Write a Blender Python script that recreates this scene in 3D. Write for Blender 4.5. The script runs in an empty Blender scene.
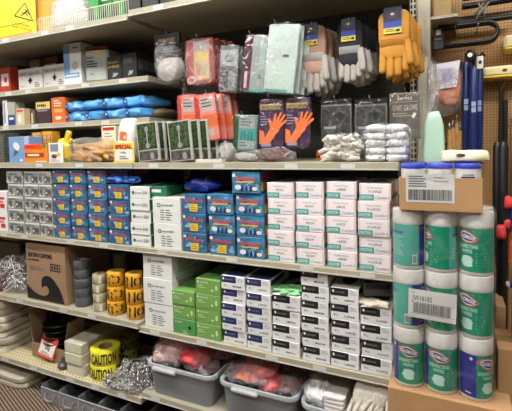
import bpy, bmesh, math, random
from mathutils import Vector, Matrix, noise
R = random.Random(7)
SC = bpy.context.scene
COL = SC.collection
PI = math.pi

# ------------------------------------------------------------------ camera model (a real pinhole with a vertical shift)
F, YAW, PIT, ROL, CY, D, H = 414.76, .4401, .0487, -.0216, 165.01, 1.5578, 1.42
_c, _s, _cp, _sp, _cr, _sr = math.cos(YAW), math.sin(YAW), math.cos(PIT), math.sin(PIT), math.cos(ROL), math.sin(ROL)
def uv(x, y, z):
    y += D; z -= H
    fw = -_s*x+_c*y; rt = _c*x+_s*y; d = _cp*fw-_sp*z; up = _sp*fw+_cp*z
    u = rt/d*F; v = -up/d*F
    return 256+_cr*u-_sr*v, CY+_sr*u+_cr*v
def W(u, v, y=0.):
    a = u-256; b = v-CY; p = _cr*a+_sr*b; q = -_sr*a+_cr*b
    up = -q; fw = _cp*F+_sp*up; z = -_sp*F+_cp*up
    x_ = _c*p-_s*fw; y_ = _s*p+_c*fw; t = (y+D)/y_
    return x_*t, H+z*t
def X(u, y, z):
    x = 0
    for _ in range(8):
        a = uv(x, y, z)[0]; b = uv(x+1e-4, y, z)[0]; x += (u-a)/((b-a)/1e-4)
    return x
def Zv(v, x, y):
    z = 1.
    for _ in range(8):
        a = uv(x, y, z)[1]; b = uv(x, y, z+1e-4)[1]; z += (v-a)/((b-a)/1e-4)
    return z

cam = bpy.data.cameras.new('camera'); co = bpy.data.objects.new('camera', cam); COL.objects.link(co)
fw0 = Vector((-_s, _c, 0)); rt0 = Vector((_c, _s, 0)); zz = Vector((0, 0, 1))
fd = _cp*fw0-_sp*zz; up0 = _sp*fw0+_cp*zz
rr = _cr*rt0+_sr*up0; uu = -_sr*rt0+_cr*up0
m = Matrix(((rr.x, uu.x, -fd.x, 0), (rr.y, uu.y, -fd.y, -D), (rr.z, uu.z, -fd.z, H), (0, 0, 0, 1)))
co.matrix_world = m
cam.sensor_fit = 'HORIZONTAL'; cam.sensor_width = 36; cam.lens = F/512*36
cam.shift_y = -(205.5-CY)/512; cam.clip_start = .02
SC.camera = co

# ------------------------------------------------------------------ materials
def lin(h):
    h = h.lstrip('#'); o = []
    for i in (0, 2, 4):
        c = int(h[i:i+2], 16)/255
        o.append(c/12.92 if c <= .04045 else ((c+.055)/1.055)**2.4)
    return o
MATS = {}
def mat(name, hexc, rough=.55, metal=0, bump=0, bs=60, var=.06, vs=9, coat=0, emit=None):
    if name in MATS: return MATS[name]
    m = bpy.data.materials.new(name); m.use_nodes = True; nt = m.node_tree; N = nt.nodes; L = nt.links
    b = N['Principled BSDF']; c = lin(hexc)
    tc = N.new('ShaderNodeTexCoord'); nz = N.new('ShaderNodeTexNoise'); nz.inputs['Scale'].default_value = vs; nz.inputs['Detail'].default_value = 3
    L.new(tc.outputs['Object'], nz.inputs['Vector'])
    rp = N.new('ShaderNodeValToRGB')
    rp.color_ramp.elements[0].position = .35; rp.color_ramp.elements[1].position = .65
    rp.color_ramp.elements[0].color = [max(0, k*(1-var)) for k in c]+[1]
    rp.color_ramp.elements[1].color = [min(1, k*(1+var)) for k in c]+[1]
    L.new(nz.outputs['Fac'], rp.inputs['Fac']); L.new(rp.outputs['Color'], b.inputs['Base Color'])
    b.inputs['Roughness'].default_value = rough; b.inputs['Metallic'].default_value = metal
    if coat: b.inputs['Coat Weight'].default_value = coat; b.inputs['Coat Roughness'].default_value = .12
    if bump:
        n2 = N.new('ShaderNodeTexNoise'); n2.inputs['Scale'].default_value = bs; n2.inputs['Detail'].default_value = 4
        L.new(tc.outputs['Object'], n2.inputs['Vector'])
        bp = N.new('ShaderNodeBump'); bp.inputs['Strength'].default_value = min(1, bump); bp.inputs['Distance'].default_value = .004
        L.new(n2.outputs['Fac'], bp.inputs['Height']); L.new(bp.outputs['Normal'], b.inputs['Normal'])
    if emit:
        b.inputs['Emission Color'].default_value = lin(emit[0])+[1]; b.inputs['Emission Strength'].default_value = emit[1]
    MATS[name] = m
    return m
def film(name, amount=.12, tint='ffffff', rough=.12, bs=45, strength=.9, dist=.006, milky=0., crease_glint=.35):
    """thin clear plastic: mostly see-through, glossy, with glints painted as pale crease lines"""
    if name in MATS: return MATS[name]
    m = bpy.data.materials.new(name); m.use_nodes = True; nt = m.node_tree; N = nt.nodes; L = nt.links
    N.remove(N['Principled BSDF']); out = N['Material Output']
    tr = N.new('ShaderNodeBsdfTransparent'); gl = N.new('ShaderNodeBsdfGlossy'); gl.inputs['Roughness'].default_value = rough
    tr.inputs['Color'].default_value = lin(tint)+[1]
    tc = N.new('ShaderNodeTexCoord'); vo = N.new('ShaderNodeTexNoise'); vo.inputs['Scale'].default_value = bs; vo.inputs['Detail'].default_value = 3; vo.inputs['Distortion'].default_value = .6
    L.new(tc.outputs['Object'], vo.inputs['Vector'])
    bp = N.new('ShaderNodeBump'); bp.inputs['Strength'].default_value = strength; bp.inputs['Distance'].default_value = dist
    L.new(vo.outputs['Fac'], bp.inputs['Height']); L.new(bp.outputs['Normal'], gl.inputs['Normal'])
    lw = N.new('ShaderNodeLayerWeight'); lw.inputs['Blend'].default_value = .35; L.new(bp.outputs['Normal'], lw.inputs['Normal'])
    mr = N.new('ShaderNodeMapRange'); mr.inputs['To Min'].default_value = amount; mr.inputs['To Max'].default_value = min(.8, amount+.35)
    L.new(lw.outputs['Facing'], mr.inputs['Value'])
    mx = N.new('ShaderNodeMixShader'); L.new(mr.outputs['Result'], mx.inputs['Fac'])
    vr = N.new('ShaderNodeTexVoronoi'); vr.feature = 'DISTANCE_TO_EDGE'; vr.inputs['Scale'].default_value = bs*.75
    dn = N.new('ShaderNodeMix'); dn.data_type = 'VECTOR'; dn.inputs['Factor'].default_value = .06; L.new(tc.outputs['Object'], dn.inputs[4]); L.new(vo.outputs['Color'], dn.inputs[5]); L.new(dn.outputs[1], vr.inputs['Vector'])
    cr = N.new('ShaderNodeMapRange'); cr.inputs['From Max'].default_value = .07; cr.inputs['To Min'].default_value = crease_glint; cr.inputs['To Max'].default_value = 0; L.new(vr.outputs['Distance'], cr.inputs['Value'])
    cd = N.new('ShaderNodeBsdfDiffuse'); cd.inputs['Color'].default_value = (.85, .86, .87, 1); cm = N.new('ShaderNodeMixShader'); L.new(cr.outputs[0], cm.inputs['Fac']); L.new(mx.outputs[0], cm.inputs[1]); L.new(cd.outputs[0], cm.inputs[2])  # pale diffuse crease lines: film scatter, with sparkle painted in
    if milky:
        df = N.new('ShaderNodeBsdfDiffuse'); df.inputs['Color'].default_value = lin(tint)+[1]
        m2 = N.new('ShaderNodeMixShader'); m2.inputs['Fac'].default_value = milky
        L.new(tr.outputs[0], m2.inputs[1]); L.new(df.outputs[0], m2.inputs[2]); L.new(m2.outputs[0], mx.inputs[1])
    else: L.new(tr.outputs[0], mx.inputs[1])
    L.new(gl.outputs[0], mx.inputs[2]); L.new(cm.outputs[0], out.inputs['Surface'])
    MATS[name] = m
    return m
def pegmat(name, base, hole, pitch, rad, rough=.6, axes=(0, 2), var=.1):
    if name in MATS: return MATS[name]
    m = mat(name, base, rough, var=var, vs=4); nt = m.node_tree; N = nt.nodes; L = nt.links; b = N['Principled BSDF']
    tc = N.new('ShaderNodeTexCoord'); sx = N.new('ShaderNodeSeparateXYZ'); L.new(tc.outputs['Object'], sx.inputs[0])
    sq = []
    for a in axes:
        d = N.new('ShaderNodeMath'); d.operation = 'DIVIDE'; d.inputs[1].default_value = pitch; L.new(sx.outputs[a], d.inputs[0])
        f = N.new('ShaderNodeMath'); f.operation = 'FRACT'; L.new(d.outputs[0], f.inputs[0])
        s = N.new('ShaderNodeMath'); s.operation = 'SUBTRACT'; s.inputs[1].default_value = .5; L.new(f.outputs[0], s.inputs[0])
        q = N.new('ShaderNodeMath'); q.operation = 'POWER'; q.inputs[1].default_value = 2; L.new(s.outputs[0], q.inputs[0]); sq.append(q)
    ad = N.new('ShaderNodeMath'); ad.operation = 'ADD'; L.new(sq[0].outputs[0], ad.inputs[0]); L.new(sq[1].outputs[0], ad.inputs[1])
    lt = N.new('ShaderNodeMath'); lt.operation = 'LESS_THAN'; lt.inputs[1].default_value = (rad/pitch)**2; L.new(ad.outputs[0], lt.inputs[0])
    old = b.inputs['Base Color'].links[0].from_socket
    mx = N.new('ShaderNodeMix'); mx.data_type = 'RGBA'; L.new(lt.outputs[0], mx.inputs['Factor'])
    L.new(old, mx.inputs[6]); mx.inputs[7].default_value = lin(hole)+[1]
    L.new(mx.outputs[2], b.inputs['Base Color'])
    return m

# ------------------------------------------------------------------ mesh builder
_TX = {}
def text2d(s, bold=.01):
    k = (s, bold)
    if k in _TX: return _TX[k]
    cu = bpy.data.curves.new('t', 'FONT'); cu.body = s; cu.resolution_u = 2; cu.offset = bold; cu.size = 1
    ob = bpy.data.objects.new('t', cu); COL.objects.link(ob)
    dg = bpy.context.evaluated_depsgraph_get(); dg.update()
    me = bpy.data.meshes.new_from_object(ob.evaluated_get(dg))
    vs = [(v.co.x, v.co.y) for v in me.vertices]; fs = [tuple(p.vertices) for p in me.polygons]
    bpy.data.objects.remove(ob); bpy.data.curves.remove(cu); bpy.data.meshes.remove(me)
    x0 = min(v[0] for v in vs); x1 = max(v[0] for v in vs)
    vs = [((x-x0), y/.70) for x, y in vs]   # cap height = 1
    _TX[k] = (vs, fs, (x1-x0))
    return _TX[k]

class B:
    def __init__(s): s.bm = bmesh.new(); s.ms = []; s.M = Matrix(); s.warp = None
    def mi(s, m):
        if m not in s.ms: s.ms.append(m)
        return s.ms.index(m)
    def v(s, p):
        if s.warp: p = s.warp(p)
        return s.bm.verts.new(s.M @ Vector(p))
    def f(s, vs, m, sm=False):
        try: f = s.bm.faces.new(vs)
        except ValueError: return
        f.material_index = s.mi(m); f.smooth = sm
    def poly(s, pts, m): s.f([s.v(p) for p in pts], m)
    def box(s, x0, x1, y0, y1, z0, z1, m, bev=0):
        if bev <= 0:
            V = [s.v((x, y, z)) for x in (x0, x1) for y in (y0, y1) for z in (z0, z1)]
            for q in ((0, 1, 3, 2), (4, 6, 7, 5), (0, 4, 5, 1), (2, 3, 7, 6), (0, 2, 6, 4), (1, 5, 7, 3)): s.f([V[i] for i in q], m)
            return
        b = min(bev, (x1-x0)*.45, (y1-y0)*.45, (z1-z0)*.45); V = {}
        for i, x in enumerate((x0, x1)):
            for j, y in enumerate((y0, y1)):
                for k, z in enumerate((z0, z1)):
                    dx, dy, dz = (b if i == 0 else -b), (b if j == 0 else -b), (b if k == 0 else -b)
                    V[i, j, k, 0] = s.v((x, y+dy, z+dz)); V[i, j, k, 1] = s.v((x+dx, y, z+dz)); V[i, j, k, 2] = s.v((x+dx, y+dy, z))
        ring = ((0, 0), (0, 1), (1, 1), (1, 0))
        for i in (0, 1):
            s.f([V[i, a, c, 0] for a, c in ring], m); s.f([V[a, i, c, 1] for a, c in ring], m); s.f([V[a, c, i, 2] for a, c in ring], m)
            for j in (0, 1):
                s.f([V[i, j, 0, 0], V[i, j, 1, 0], V[i, j, 1, 1], V[i, j, 0, 1]], m)
                s.f([V[i, 0, j, 0], V[i, 1, j, 0], V[i, 1, j, 2], V[i, 0, j, 2]], m)
                s.f([V[0, i, j, 1], V[1, i, j, 1], V[1, i, j, 2], V[0, i, j, 2]], m)
                for k in (0, 1): s.f([V[i, j, k, 0], V[i, j, k, 1], V[i, j, k, 2]], m)
    def rect(s, x0, x1, z0, z1, m, y=-.0007, n=1):
        if n == 1: s.poly([(x0, y, z0), (x1, y, z0), (x1, y, z1), (x0, y, z1)], m); return
        for i in range(n):
            a = x0+(x1-x0)*i/n; b = x0+(x1-x0)*(i+1)/n
            s.poly([(a, y, z0), (b, y, z0), (b, y, z1), (a, y, z1)], m)
    def span(s, x0, x1, lo, hi, m, y, n=10):
        for i in range(n):
            a = x0+(x1-x0)*i/n; c = x0+(x1-x0)*(i+1)/n; s.poly([(a, y, lo(a)), (c, y, lo(c)), (c, y, hi(c)), (a, y, hi(a))], m)
    def disc(s, x, z, rx, rz, m, y=-.0008, n=16):
        if s.warp:
            k = lambda q: rz*math.sqrt(max(0, 1-((q-x)/rx)**2)); s.span(x-rx*.995, x+rx*.995, lambda q: z-k(q)-1e-5, lambda q: z+k(q)+1e-5, m, y, 10); return
        s.poly([(x+rx*math.cos(2*PI*i/n), y, z+rz*math.sin(2*PI*i/n)) for i in range(n)], m)
    def text(s, t, x, z, h, m, y=-.0012, w=None, al='l', rot=0, sl=0, bold=.01):
        if t[0] == '~':      # lettering too small to read in the photo: a row of uneven marks
            n = int(t[1:]); w = w or n*h*.7; x0 = x-{'l': 0, 'c': w/2, 'r': w}[al]; q = random.Random(n)
            for i in range(n): a = x0+w*i/n; c = w/n; s.rect(a, a+c*q.uniform(.55, .8), z+h*q.choice((0, 0, .2)), z+h*q.choice((.75, 1, 1)), m, y)
            return
        vs, fs, tw = text2d(t, bold); sc = h; sx = h*.72
        if w: sx = w/tw
        full = tw*sx; ox = {'l': 0, 'c': -full/2, 'r': -full}[al]; cr, sr = math.cos(rot), math.sin(rot)
        V = []
        for a, b in vs:
            px = a*sx+ox+b*h*sl; pz = b*sc
            V.append(s.v((x+px*cr-pz*sr, y, z+px*sr+pz*cr)))
        for f in fs: s.f([V[i] for i in f], m)
    def bars(s, x0, x1, z1, n, dz, t, m, y=-.0009, seed=1):
        r = random.Random(seed)
        for i in range(n):
            z = z1-i*dz; s.rect(x0, x0+(x1-x0)*r.uniform(.6, 1), z-t, z, m, y)
    def cap2(s, a, b, r0, r1, m, y=-.001, n=6):
        """flat capsule drawn between two points of the x,z plane"""
        dx, dz = b[0]-a[0], b[1]-a[1]; an = math.atan2(dz, dx)
        pts = [(b[0]+r1*math.cos(an+PI/2-PI*i/n), y, b[1]+r1*math.sin(an+PI/2-PI*i/n)) for i in range(n+1)]
        pts += [(a[0]+r0*math.cos(an-PI/2-PI*i/n), y, a[1]+r0*math.sin(an-PI/2-PI*i/n)) for i in range(n+1)]
        s.poly(pts, m)
    def hand2(s, x, z, L, an, m, y=-.001):
        """flat printed gloved hand, wrist at x,z pointing along an"""
        c, q = math.cos(an), math.sin(an)
        def P(a, b): return (x+a*c-b*q, z+a*q+b*c)
        s.cap2(P(0, 0), P(L*.5, 0), L*.12, L*.15, m, y); s.cap2(P(L*.45, -.02*L), P(L*.6, .02*L), L*.16, L*.16, m, y-.0001)
        for k, (b, l) in enumerate(((-.14, .9), (-.05, 1.02), (.05, 1.0), (.14, .88))): s.cap2(P(L*.6, b*L*.8), P(L*l, b*L*1.5), L*.045, L*.035, m, y-.0002-.0001*k)
        s.cap2(P(L*.45, .12*L), P(L*.62, .32*L), L*.055, L*.04, m, y-.0007)
    def tube(s, pts, rs, m, seg=8, fx=1, fy=1, sm=True, caps=True):
        P = [Vector(p) for p in pts]; n = len(P)
        if not isinstance(rs, (list, tuple)): rs = [rs]*n
        rings = []; prev = None
        for i in range(n):
            t = (P[min(i+1, n-1)]-P[max(i-1, 0)]).normalized()
            a = Vector((0, 1, 0)) if abs(t.y) < .9 else Vector((1, 0, 0))
            e1 = t.cross(a).normalized(); e2 = t.cross(e1).normalized()
            rings.append([s.v(P[i]+(e1*math.cos(2*PI*k/seg)*fx+e2*math.sin(2*PI*k/seg)*fy)*rs[i]) for k in range(seg)])
        for i in range(n-1):
            for k in range(seg): s.f([rings[i][k], rings[i][(k+1) % seg], rings[i+1][(k+1) % seg], rings[i+1][k]], m, sm)
        if caps: s.f(rings[0], m); s.f(rings[-1][::-1], m)
    def finger(s, a, b, r, m, seg=10, fy=1, tip=1.0):
        a, b = Vector(a), Vector(b); d = b-a; L = d.length; d = d/L
        pts, rs = [], []
        for t in (.0, .25, .5, .75): pts.append(a+d*(L-r)*t); rs.append(r*(1+(tip-1)*t))
        for k in range(5):
            q = k/4*PI/2*.96; pts.append(a+d*((L-r)+r*math.sin(q))); rs.append(r*tip*math.cos(q))
        s.tube(pts, rs, m, seg, 1, fy)
    def lathe(s, prof, m, seg=28, c=(0, 0, 0), sm=True, ms=None):
        rings = []
        for r, z in prof: rings.append([s.v((c[0]+r*math.cos(2*PI*k/seg), c[1]+r*math.sin(2*PI*k/seg), c[2]+z)) for k in range(seg)] if r > 1e-5 else [s.v((c[0], c[1], c[2]+z))])
        for i in range(len(rings)-1):
            a, b = rings[i], rings[i+1]; mm = ms[i] if ms else m
            for k in range(seg):
                k2 = (k+1) % seg
                if len(a) == 1 and len(b) == 1: continue
                if len(a) == 1: s.f([a[0], b[k2], b[k]], mm, sm)
                elif len(b) == 1: s.f([a[k], a[k2], b[0]], mm, sm)
                else: s.f([a[k], a[k2], b[k2], b[k]], mm, sm)
    def blob(s, c, r, m, nu=24, nv=14, amp=.1, freq=6, seed=0, p=1., ridge=False, sm=True, fn=None):
        """closed lump: a superellipsoid (p<1 boxier) pushed about by noise"""
        def sg(a, e): return math.copysign(abs(a)**e, a)
        def pt(i, j):
            th = 2*PI*i/nu; ph = -PI/2+PI*j/nv
            d = Vector((sg(math.cos(ph), p)*sg(math.cos(th), p), sg(math.cos(ph), p)*sg(math.sin(th), p), sg(math.sin(ph), p)))
            q = Vector((d.x*r[0], d.y*r[1], d.z*r[2]))
            n = noise.noise(q*freq+Vector((seed*3.7, seed*1.3, seed*7.1)))+.5*noise.noise(q*freq*2.3+Vector((seed, 5, seed*2)))
            if ridge: n = 1-2.4*abs(n)
            k = 1+amp*n; q = q*k
            if fn: q = fn(q)
            return Vector(c)+q
        bot = s.v(pt(0, 0)); top = s.v(pt(0, nv))
        rings = [[s.v(pt(i, j)) for i in range(nu)] for j in range(1, nv)]
        for i in range(nu):
            i2 = (i+1) % nu
            s.f([bot, rings[0][i2], rings[0][i]], m, sm); s.f([top, rings[-1][i], rings[-1][i2]], m, sm)
            for j in range(nv-2): s.f([rings[j][i], rings[j][i2], rings[j+1][i2], rings[j+1][i]], m, sm)
    def build(s, name, parent=None, loc=None, rz=0, rx=0, ry=0, recalc=False):
        if recalc: bmesh.ops.recalc_face_normals(s.bm, faces=s.bm.faces[:])
        me = bpy.data.meshes.new(name); s.bm.to_mesh(me); s.bm.free()
        for m in s.ms: me.materials.append(m)
        if any(p.use_smooth for p in me.polygons): me.set_sharp_from_angle(angle=math.radians(48))
        o = bpy.data.objects.new(name, me); COL.objects.link(o)
        if parent: o.parent = parent
        if loc: o.location = loc
        o.rotation_euler = (rx, ry, rz)
        return o

def tag(o, label, cat, group=None, kind=None):
    if label: o['label'] = label
    if cat: o['category'] = cat
    if group: o['group'] = group
    if kind: o['kind'] = kind
    return o
def thing(name, label, cat, loc=(0, 0, 0), rz=0, group=None, rx=0, ry=0):
    o = bpy.data.objects.new(name, None); COL.objects.link(o); o.location = loc; o.rotation_euler = (rx, ry, rz); o.empty_display_size = .02
    return tag(o, label, cat, group)
def struct(o): o['kind'] = 'structure'; return o
def dup(root, loc=None, rz=None, label=None, rx=None, ry=None):
    r = root.copy(); COL.objects.link(r)
    if loc is not None: r.location = loc
    e = list(r.rotation_euler)
    for i, a in enumerate((rx, ry, rz)):
        if a is not None: e[i] = a
    r.rotation_euler = e
    if label: r['label'] = label
    for ch in list(root.children):
        c = ch.copy(); COL.objects.link(c); c.parent = r
        for g in list(ch.children):
            d = g.copy(); COL.objects.link(d); d.parent = c
    return r

# palette
WHITE = mat('white_card', 'd9d6cf', .5); CARD = mat('kraft_cardboard', '94775a', .8, bump=.15, bs=90, var=.08)
BLACK = mat('black_print', '17171a', .5); INK = mat('grey_print', '55585c', .6); LINK = mat('pale_grey_print', '8d8f92', .6)
TEAL = mat('teal_print', '459f9a', .5); RED = mat('red_print', 'b8252a', .5); YEL = mat('yellow_sticker', 'e0b52c', .5); GREEN = mat('green_print', '1f6b4d', .5)
BEIGE = mat('beige_shelf_paint', 'a09a85', .45, var=.05); BPALE = mat('price_strip', 'c9c6bb', .4); TAGW = mat('white_price_tag', 'c2c2bd', .35)
DARKMETAL = mat('dark_metal', '1b1b1d', .45, .3)
CLEAR = film('clear_plastic_film', .02, rough=.06, bs=30, dist=.01, crease_glint=.12); FOIL = film('shiny_crinkled_bag', .3, bs=40, dist=.08, rough=.1, crease_glint=.5); SHR = film('shrink_film', .015, bs=14, dist=.01, rough=.06, crease_glint=.05); CRINK = film('crinkled_clear_plastic', .1, bs=50, dist=.05, rough=.1, crease_glint=.38); MILK = film('milky_plastic_film', .12, milky=.22, bs=60, dist=.01)
ZTOP = dict(T=2.052, U1=1.782, U2=1.572, S2=1.346, S3=.936, S4L=.556, S4R=.543, S5L=.176, S5R=.212)

# ------------------------------------------------------------------ room
b = B(); b.box(-4.4, 2.4, -4.2, 1.1, -.02, 0, BLACK)
fl = struct(b.build('floor'))
m = bpy.data.materials.new('woven_carpet'); m.use_nodes = True; nt = m.node_tree; N = nt.nodes; L = nt.links; pb = N['Principled BSDF']; pb.inputs['Roughness'].default_value = .95
tc = N.new('ShaderNodeTexCoord'); mp = N.new('ShaderNodeMapping'); mp.inputs['Rotation'].default_value = (0, 0, math.radians(-70.8)); L.new(tc.outputs['Object'], mp.inputs['Vector'])
wv = N.new('ShaderNodeTexWave'); wv.inputs['Scale'].default_value = 19.6; wv.inputs['Distortion'].default_value = 1.2; wv.inputs['Detail'].default_value = 2; wv.inputs['Detail Scale'].default_value = 6; L.new(mp.outputs[0], wv.inputs['Vector'])
mp2 = N.new('ShaderNodeMapping'); mp2.inputs['Rotation'].default_value = (0, 0, math.radians(19.2)); L.new(tc.outputs['Object'], mp2.inputs['Vector'])
w2 = N.new('ShaderNodeTexWave'); w2.inputs['Scale'].default_value = 15; w2.inputs['Distortion'].default_value = 2.; w2.inputs['Detail'].default_value = 3; L.new(mp2.outputs[0], w2.inputs['Vector'])
ml = N.new('ShaderNodeMath'); ml.operation = 'MULTIPLY'; L.new(wv.outputs['Fac'], ml.inputs[0])
m3 = N.new('ShaderNodeMapRange'); m3.inputs['To Min'].default_value = .55; L.new(w2.outputs['Fac'], m3.inputs['Value']); L.new(m3.outputs[0], ml.inputs[1])
rp = N.new('ShaderNodeValToRGB'); rp.color_ramp.elements[0].color = lin('33271e')+[1]; rp.color_ramp.elements[1].color = lin('97806a')+[1]
rp.color_ramp.elements[0].position = .12; rp.color_ramp.elements[1].position = .75
L.new(ml.outputs[0], rp.inputs['Fac']); L.new(rp.outputs['Color'], pb.inputs['Base Color'])
bp = N.new('ShaderNodeBump'); bp.inputs['Strength'].default_value = .6; bp.inputs['Distance'].default_value = .004; L.new(ml.outputs[0], bp.inputs['Height']); L.new(bp.outputs['Normal'], pb.inputs['Normal'])
fl.data.materials.clear(); fl.data.materials.append(m)
PAINT = mat('aisle_wall_paint', '76736c', .8); CEIL = mat('ceiling_tile', 'd8d6d0', .9, bump=.3, bs=200)
b = B(); b.box(-4.4, 2.4, -4.2, 1.1, 3.1, 3.14, CEIL); struct(b.build('ceiling'))
b = B(); b.box(-4.4, 2.4, 1.1, 1.2, 0, 3.1, PAINT); struct(b.build('wall_back'))
b = B(); b.box(-4.4, 2.4, -4.3, -4.2, 0, 3.1, PAINT); struct(b.build('wall_front'))
b = B(); b.box(-4.5, -4.4, -4.2, 1.1, 0, 3.1, PAINT); struct(b.build('wall_left'))
b = B(); b.box(2.4, 2.5, -4.2, 1.1, 0, 3.1, PAINT); struct(b.build('wall_right'))
LAMP = mat('lamp_diffuser', 'ffffff', .5, emit=('fbf9f6', 22.)); FR = mat('lamp_frame', 'e8e8e4', .4)
proto = None
for i, (x, y, w_) in enumerate(((-3.3, -.9, 'leftmost of the row by the shelves'), (-1.9, -.9, 'second in the row by the shelves'), (-.5, -.9, 'third in the row by the shelves'), (.9, -.9, 'rightmost of the row by the shelves'), (-2.2, -2.3, 'left one of the far pair'), (-.4, -2.3, 'right one of the far pair'))):
    lb = 'white ceiling light panel above the aisle, '+w_
    if proto is None:
        proto = thing('ceiling_light', lb, 'ceiling light', (x, y, 3.1), group='ceiling lights over the aisle')
        b = B()
        for q in ((-.64, .64, -.18, -.15), (-.64, .64, .15, .18), (-.64, -.61, -.15, .15), (.61, .64, -.15, .15)): b.box(q[0], q[1], q[2], q[3], -.06, -.001, FR)
        b.build('frame', proto)
        b = B(); b.box(-.61, .61, -.15, .15, -.05, -.04, LAMP); b.build('diffuser', proto)
    else: dup(proto, (x, y, 3.1), label=lb)

# ------------------------------------------------------------------ shelving
XJ, XR, XL = -1.385, -.165, -2.605
YB = .46
BACKP = pegmat('grey_peg_panel', '4a4842', '121110', .0254, .0035)
PERF = pegmat('perforated_beige_shelf', 'c2b48f', '4e4330', .0254, .0042, axes=(0, 1), var=.04)
UPR = mat('beige_upright', 'cdc4ab', .45)
def unit(x0, x1, shelves, label, name='shelving_unit'):
    t = thing(name, label, 'shelving unit', ((x0+x1)/2, 0, 0)); ox = (x0+x1)/2
    b = B(); b.box(x0-ox+.004, x1-ox-.004, YB, YB+.02, 0, 2.5, BACKP); b.build('back_panel', t)
    for (z, y0, h, perf) in shelves:
        b = B(); b.box(x0-ox+.003, x1-ox-.003, y0, YB-.002, z-.028, z, PERF if perf else BEIGE)
        b.box(x0-ox+.003, x1-ox-.003, y0-.006, y0, z-h, z+.001, BEIGE, .002)
        b.box(x0-ox+.003, x1-ox-.003, y0-.008, y0-.006, z-h+.003, z-h+.007, BPALE)
        o = b.build('shelf', t)
        n = 0; x = x0+.08+R.random()*.15
        while x < x1-.1:
            w = .055
            b2 = B(); b2.box(-w/2, w/2, -.0015, 0, -h+.006, -.004, TAGW); b2.build('price_tag', o, loc=(x-ox, y0-.0065, z)); x += R.uniform(.17, .4)
    return t
LH = .03
uL = unit(XL, XJ, ((ZTOP['T'], 0, LH, 0), (ZTOP['U1'], .135, LH, 0), (ZTOP['U2'], .135, LH, 0), (ZTOP['S2'], 0, LH, 0), (ZTOP['S3'], 0, .026, 0), (ZTOP['S4L'], 0, LH, 0), (ZTOP['S5L'], 0, LH, 1)), 'beige steel shelving bay on the left with the short upper shelves of first aid goods')
uR = unit(XJ, XR, ((2.067, 0, LH, 0), (ZTOP['S2'], 0, LH, 0), (ZTOP['S3'], 0, .026, 0), (ZTOP['S4R'], 0, LH, 0), (ZTOP['S5R'], 0, LH, 0)), 'beige steel shelving bay on the right holding hanging gloves and pink glove boxes')
uF = unit(XL-1.22, XL, ((ZTOP['T'], 0, LH, 0), (ZTOP['U1'], .135, LH, 0), (ZTOP['U2'], .135, LH, 0), (ZTOP['S2'], 0, LH, 0), (ZTOP['S3'], 0, .026, 0), (ZTOP['S4L'], 0, LH, 0), (ZTOP['S5L'], 0, LH, 1)), 'beige steel shelving bay cut off by the left edge of the picture')
# uprights with slots: a child of the bay it carries
def upright(x, parent, w=.03):
    b = B(); x -= parent.location.x
    b.box(x-.014, x+.014, YB-.03, YB-.001, 0, 2.5, UPR)
    z = .05
    while z < 2.48:
        b.rect(x-.011, x-.003, z, z+.017, BLACK, YB-.0306); b.rect(x+.003, x+.011, z, z+.017, BLACK, YB-.0306); z += .0254
    return b.build('upright', parent)
upright(XR+.013, uR); upright(XJ, uR); upright(XL, uL)
# smooth end post beside it
b = B(); b.box(XR+.03, XR+.085, YB-.045, YB+.03, 0, 2.6, UPR, .003); b.build('end_post', uR, loc=(-uR.location.x, 0, 0))
# pegboard bay
PEG = pegmat('brown_pegboard', 'b98d58', '4a331c', .0127, .0026)
t = thing('pegboard_panel', 'brown pegboard panel behind the hanging brushes and poles at right', 'pegboard', (.9, .56, 0))
b = B(); b.box(-.98, 1.2, 0, .012, .1, 2.6, PEG); b.build('board', t)
b = B(); b.box(-.98, 1.2, -.03, 0, .0, .1, DARKMETAL); b.build('kick_plate', t)
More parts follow.
